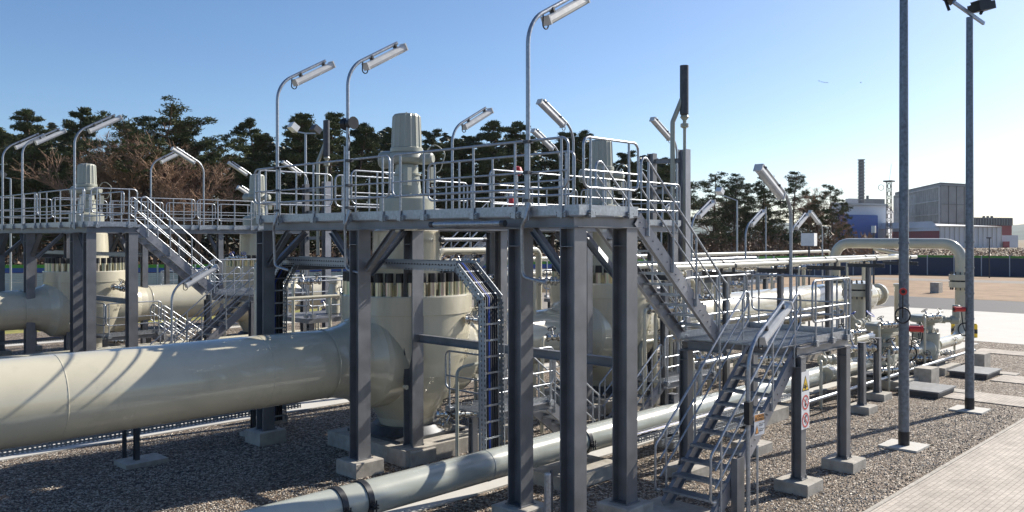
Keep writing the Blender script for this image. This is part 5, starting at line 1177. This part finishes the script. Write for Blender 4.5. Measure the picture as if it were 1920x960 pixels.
# service platforms with steps beside the valves
def service(x0, x1, y0, y1, z, up, label, st):
    t = thing('service_platform', label, 'platform', (x0, y0, 0), 'low service platforms'); g = MB(); grating(g, x0, x1, y0, y1, z); g.build('deck_grating', 'galv', t)
    for p, q in (((x0, y0), (x1, y0)), ((x0, y1), (x1, y1))): b = MB(); b.chan((*p, z - .09), (*q, z - .09), .15, .06); b.build('floor_beam', 'column', t)
    k = MB(); k.bb(x0, x1, y0 - .012, y0 - .002, z - .02, z + .12); k.build('toe_board', 'galv', t)
    panel(t, (x0, y0 - .04), (x1, y0 - .04), z, (.05, .5, .95)); panel(t, (x0 - .02, y0), (x0 - .02, y1), z, (.1, .9)) if st > 0 else panel(t, (x1 + .02, y0), (x1 + .02, y1), z, (.1, .9))
    for x in (x0 + .2, x1 - .2): column(t, x, (y0 + y1) / 2, z - .17, .14, .2, .5)
    xs = x1 if st > 0 else x0
    make_stair('staircase', label.replace('platform', 'steps').replace('low grated', 'short'), xs, z, xs + st * (z / .78), .1, y0 + .05, y0 + .85, 5, 'short steps to the low service platforms')
service(12.1, 14.1, 12.3, 13.5, 1.2, 1, 'low grated service platform at the foot of the front valve', 1)
service(18.4, 20.9, 12.3, 13.4, 1.05, 1, 'low grated service platform beside the second large valve', -1)
service(12.1, 14.1, 31.7, 32.9, 1.2, 1, 'low grated service platform at the foot of the left rear valve', 1)
# grey-beige hoop and standpipe
t = MB(); t.tube([DP(857, 16.3, 0.0), DP(857, 16.3, 2.25), DP(945, 17.2, 2.35)], .035, 10, .15); o = t.build('hoop_pipe', 'creamgrey'); tag(o, 'thin beige pipe bent at the top left of the cable ladder', 'pipe')
c = DP(1027, 13.2); t = thing('standpipe', 'short galvanised standpipe between the two nearest columns', 'post', c); b = MB(); b.lathe([(.055, 0), (.055, 1.1), (.05, 1.12)], c, n=16); b.build('tube', 'galv', t); b = MB(); b.bar(c + V((.09, 0, .1)), c + V((.09, 0, 1.15)), .03, .04); b.box(c + V((.04, 0, .9)), (.1, .08, .06)); b.build('clip', 'darksteel', t)
# hatches, blocks, bollards
for c, (sx, sy), l in (((27.55, 8.95), (1.5, 1.15), 'nearer grey hatch cover left of the farther mast'), ((32.3, 8.9), (1.6, 1.15), 'farther grey hatch cover right behind the farther mast')):
    t = thing('hatch_cover', l, 'hatch', (c[0], c[1], 0), 'raised hatch covers'); b = MB(); b.bb(c[0] - sx / 2, c[0] + sx / 2, c[1] - sy / 2, c[1] + sy / 2, -.1, .16); b.build('frame', 'darksteel', t)
    b = MB(); b.bb(c[0] - sx / 2 - .05, c[0] + sx / 2 + .05, c[1] - sy / 2 - .05, c[1] + sy / 2 + .05, .163, .21); b.build('lid', 'hatchsteel', t)
    b = MB(); b.bb(c[0] + sx / 2 - .1, c[0] + sx / 2 + .5, c[1] - sy / 2 - .5, c[1] + sy / 2, -.1, .05); b.build('rim', 'concrete', t)
for x, y, l in ((29.3, 9.5, 'concrete block behind the nearer hatch cover'), (34.3, 9.3, 'concrete block behind the farther hatch cover'), (78, 24.5, 'lone concrete cube on the sand field')):
    b = MB(); s = .38 if x < 70 else .5; b.bb(x - s, x + s, y - s * .7, y + s * .7, -.1, .55 if x < 70 else .9); o = b.build('concrete_block', 'concrete'); tag(o, l, 'concrete block', 'loose concrete blocks')
for x, y, l in ((DP(1829, 40.6).x, DP(1829, 40.6).y, 'yellow and black bollard just right of the farther mast'), (DP(1787, 41).x, DP(1787, 41).y, 'yellow bollard seen left of the riser')):
    t = thing('bollard', l, 'bollard', (x, y, 0), 'yellow bollards'); b = MB(); b.lathe([(.09, 0), (.09, .6), (.05, .66)], (x, y, 0), n=14); b.build('post', 'yellow', t); b = MB(); b.lathe([(.093, .2), (.093, .4)], (x, y, 0), n=14, cap=False); b.build('stripe', 'black', t)
# flood cable stand and steel supports near the landing
for i, (px, d, h_, l) in enumerate([(1616, 23.3, 1.9, 'left one of two short steel supports with a concrete foot right of the landing'), (1645, 25.2, 1.8, 'right one of two short steel supports with a concrete foot right of the landing'), (1405, 22, 1.4, 'short steel support under the landing'), (1455, 23.5, 1.2, 'short steel support behind the warning sign'), (1262, 19.5, 1.2, 'short steel support left of the landing')]):
    c = DP(px, d); t = thing('steel_support', l, 'support', c, 'short steel supports'); column(t, c.x, c.y, h_, .17, .2, .62, 'post')
# white cabinet on a post
c = DP(1517, 42); t = thing('weather_cabinet', 'white cabinet on a thin post before the open pines', 'cabinet', c); z0 = zy(462, 42); b = MB(); b.box(c + V((0, 0, zy(449, 42))), (.62, .62, .62), Matrix.Rotation(.2, 3, 'Z')); b.build('box', 'white', t); b = MB(); b.cyl(c, c + V((0, 0, z0)), .05, n=8); b.build('post', 'darksteel', t)
# rear yard equipment: pipe racks, guard rails and headers
RR = random.Random(12)
for i, (x0, x1, y, z, r, l) in enumerate([(24, 44, 20.5, 3.3, .1, 'long slim header pipe in the yard behind the thick pipe'), (24, 52, 22.5, 3.9, .09, 'higher slim header pipe with dropped end in the rear yard'), (28, 50, 27.5, 3.0, .14, 'beige header pipe in the rear yard, farther one'), (17, 30, 23.8, 3.0, .08, 'slim beige pipe just behind the front platform'), (26, 46, 18.6, 2.2, .2, 'mid sized pipe behind the sunlit thick pipe')]):
    pipe('header_pipe', l, [(x0, y, 0), (x0, y, z), (x1, y, z), (x1, y, .1)], r, n=12, bend=.35)
for i, (x, y, w_, d_, l) in enumerate([(27, 21, 5, 3, 'rear skid with guard rail straight behind the landing lamp'), (36, 22, 5, 3.5, 'rear skid with guard rail under the loop pipe'), (44, 24, 4, 3, 'farthest skid with guard rail by the navy fence'), (24, 27, 5, 3, 'rear skid with guard rail behind the vent stack'), (15, 23.2, 5, 2.4, 'rear skid with guard rail behind the front valve'), (20, 42, 5, 3, 'rear skid with guard rail in front of the left boundary fence')]):
    t = thing('valve_skid', l, 'equipment skid', (x, y, 0), 'railed skids in the rear yard'); z = 2.2 if i != 5 else 1.8
    b = MB(); b.bb(x, x + w_, y, y + d_, z - .16, z - .02)
    b.build('deck', 'column', t)
    for px_, py_ in ((x + .2, y + .2), (x + w_ - .2, y + .2), (x + .2, y + d_ - .2), (x + w_ - .2, y + d_ - .2)): column(t, px_, py_, z - .17, .18, .2, .5)
    panel(t, (x, y), (x + w_, y), z, (.03, .25, .5, .75, .97), foot=0); panel(t, (x, y), (x, y + d_), z, (.05, .5, .95), foot=0); panel(t, (x, y + d_), (x + w_, y + d_), z, (.03, .5, .97), foot=0)
    b = MB(); b.lathe([(.25, z), (.25, z + .5), (.32, z + .52), (.32, z + .62), (.2, z + .64), (.14, z + 1.0), (.22, z + 1.02), (.22, z + 1.2), (.05, z + 1.25)], (x + w_ * .35, y + d_ * .5, 0), n=18); b.build('valve_body', 'creampaint', t); b = MB(); b.lathe([(.2, z), (.2, z + .4), (.28, z + .42), (.28, z + .5), (.1, z + .55), (.1, z + .8)], (x + w_ * .7, y + d_ * .5, 0), n=18); b.build('valve_body', 'creampaint', t)
    b = MB(); b.torus((x + w_ * .7, y + d_ * .5 - .1, z + .85), (0.3, -.7, .6), .25, .015, 20, 5); b.build('handwheel', 'black', t)
    b = MB(); b.tube([(x - .5, y + d_ * .3, z - .9), (x + w_ + 1.5, y + d_ * .3, z - .9)], .16, 14); b.build('through_pipe', 'creampaint', t)
# birds
for i, (px, py) in enumerate(((1536, 152), (1541, 154), (1546, 155), (1551, 155), (1614, 155))):
    c = DP(px, 340, zy(py, 340)); b = MB(); b.lathe([(.01, -.3), (.09, -.1), (.1, .1), (.03, .32)], c, RT, 8)
    for s in (-1, 1): b.add([c + RT * .12, c - RT * .14, c + FW * s * .55 - RT * .1 + V((0, 0, .22)), c + FW * s * .5 + V((0, 0, .2))], [(0, 1, 2, 3)])
    b.add([c + RT * .1, c - RT * .1, c + V((0, 0, .3)) - RT * .35, c + V((0, 0, .32)) - RT * .25], [(0, 1, 2, 3)])
    o = b.build('bird', 'black'); tag(o, 'lone bird in the sky at right' if i == 4 else 'dark bird in the small row high above the chimney', 'bird', 'birds in the sky')

for i, (px, z) in enumerate(((520, 5.2), (655, 5.2), (990, 5.2))):
    c = XP(px, 10.24); t = thing('rail_clamp', 'dark clamps and bent cable holding the ' + ('first', 'second', 'third')[i] + ' tall front lamp to the rail', 'clamp', V((c.x, c.y, 5.2)), 'lamp clamps on the front rail')
    for zz in (5.35, 5.8, 6.3): b = MB(); b.box((c.x + .0, c.y, zz), (.13, .11, .05)); b.build('clamp_band', 'darksteel', t)
    b = MB(); b.tube([(c.x - .03, c.y - .06, 5.3), (c.x - .1, c.y - .02, 5.0), (c.x - .02, c.y + .12, 4.95), (c.x + .02, c.y + .14, 4.1), (c.x + .1, c.y - .3, 4.02)], .03, 8, .12); b.build('cable_conduit', 'galv', t)
# ------------------------------------------------------------------ loose stones on the gravel
b = MB(); rg = random.Random(77); vs = []; fs = []
for i in range(34000):
    px = rg.uniform(-20, 1900); dd_ = rg.uniform(11.5, 24) ** 1.0; c = DP(px, dd_)
    if c.y < 5.9 or c.y > 20 or 11.3 < c.y < 12.8 or c.x > 27: continue
    r = rg.uniform(.010, .026); z = .004 + r * .4; a = rg.uniform(0, 3.14); o = len(vs); q = r * rg.uniform(.5, .9)
    ca, sa = math.cos(a), math.sin(a)
    for x, y, h in ((r, 0, 0), (0, q, 0), (-r, 0, 0), (0, -q, 0), (rg.uniform(-.3, .3) * r, 0, r * .7), (0, 0, -r * .7)): vs.append(V((c.x + x * ca - y * sa, c.y + x * sa + y * ca, z + h)))
    fs += [(o, o + 1, o + 4), (o + 1, o + 2, o + 4), (o + 2, o + 3, o + 4), (o + 3, o, o + 4), (o + 1, o, o + 5), (o + 2, o + 1, o + 5), (o + 3, o + 2, o + 5), (o, o + 3, o + 5)]
b.add(vs, fs); o = b.build('loose_stones', 'stone'); tag(o, 'loose pale and brown pebbles lying over the gravel bed', 'stones'); o['kind'] = 'stuff'
# ------------------------------------------------------------------ haze
b = MB(); b.bb(-420, 4020, -420, 4020, -1.5, 75); hz = b.build('haze', 'white'); hz['kind'] = 'stuff'; hz['label'] = 'thin pale haze over the whole site'; hz['category'] = 'haze'
hm = bpy.data.materials.new('haze'); hm.use_nodes = True; hm.node_tree.nodes.clear()
ho = hm.node_tree.nodes.new('ShaderNodeOutputMaterial'); pv = hm.node_tree.nodes.new('ShaderNodeVolumePrincipled')
pv.inputs['Color'].default_value = (0.86, 0.92, 1, 1); pv.inputs['Density'].default_value = 0.00006; pv.inputs['Anisotropy'].default_value = 0.2
hm.node_tree.links.new(pv.outputs[0], ho.inputs['Volume']); hz.data.materials.clear(); hz.data.materials.append(hm)
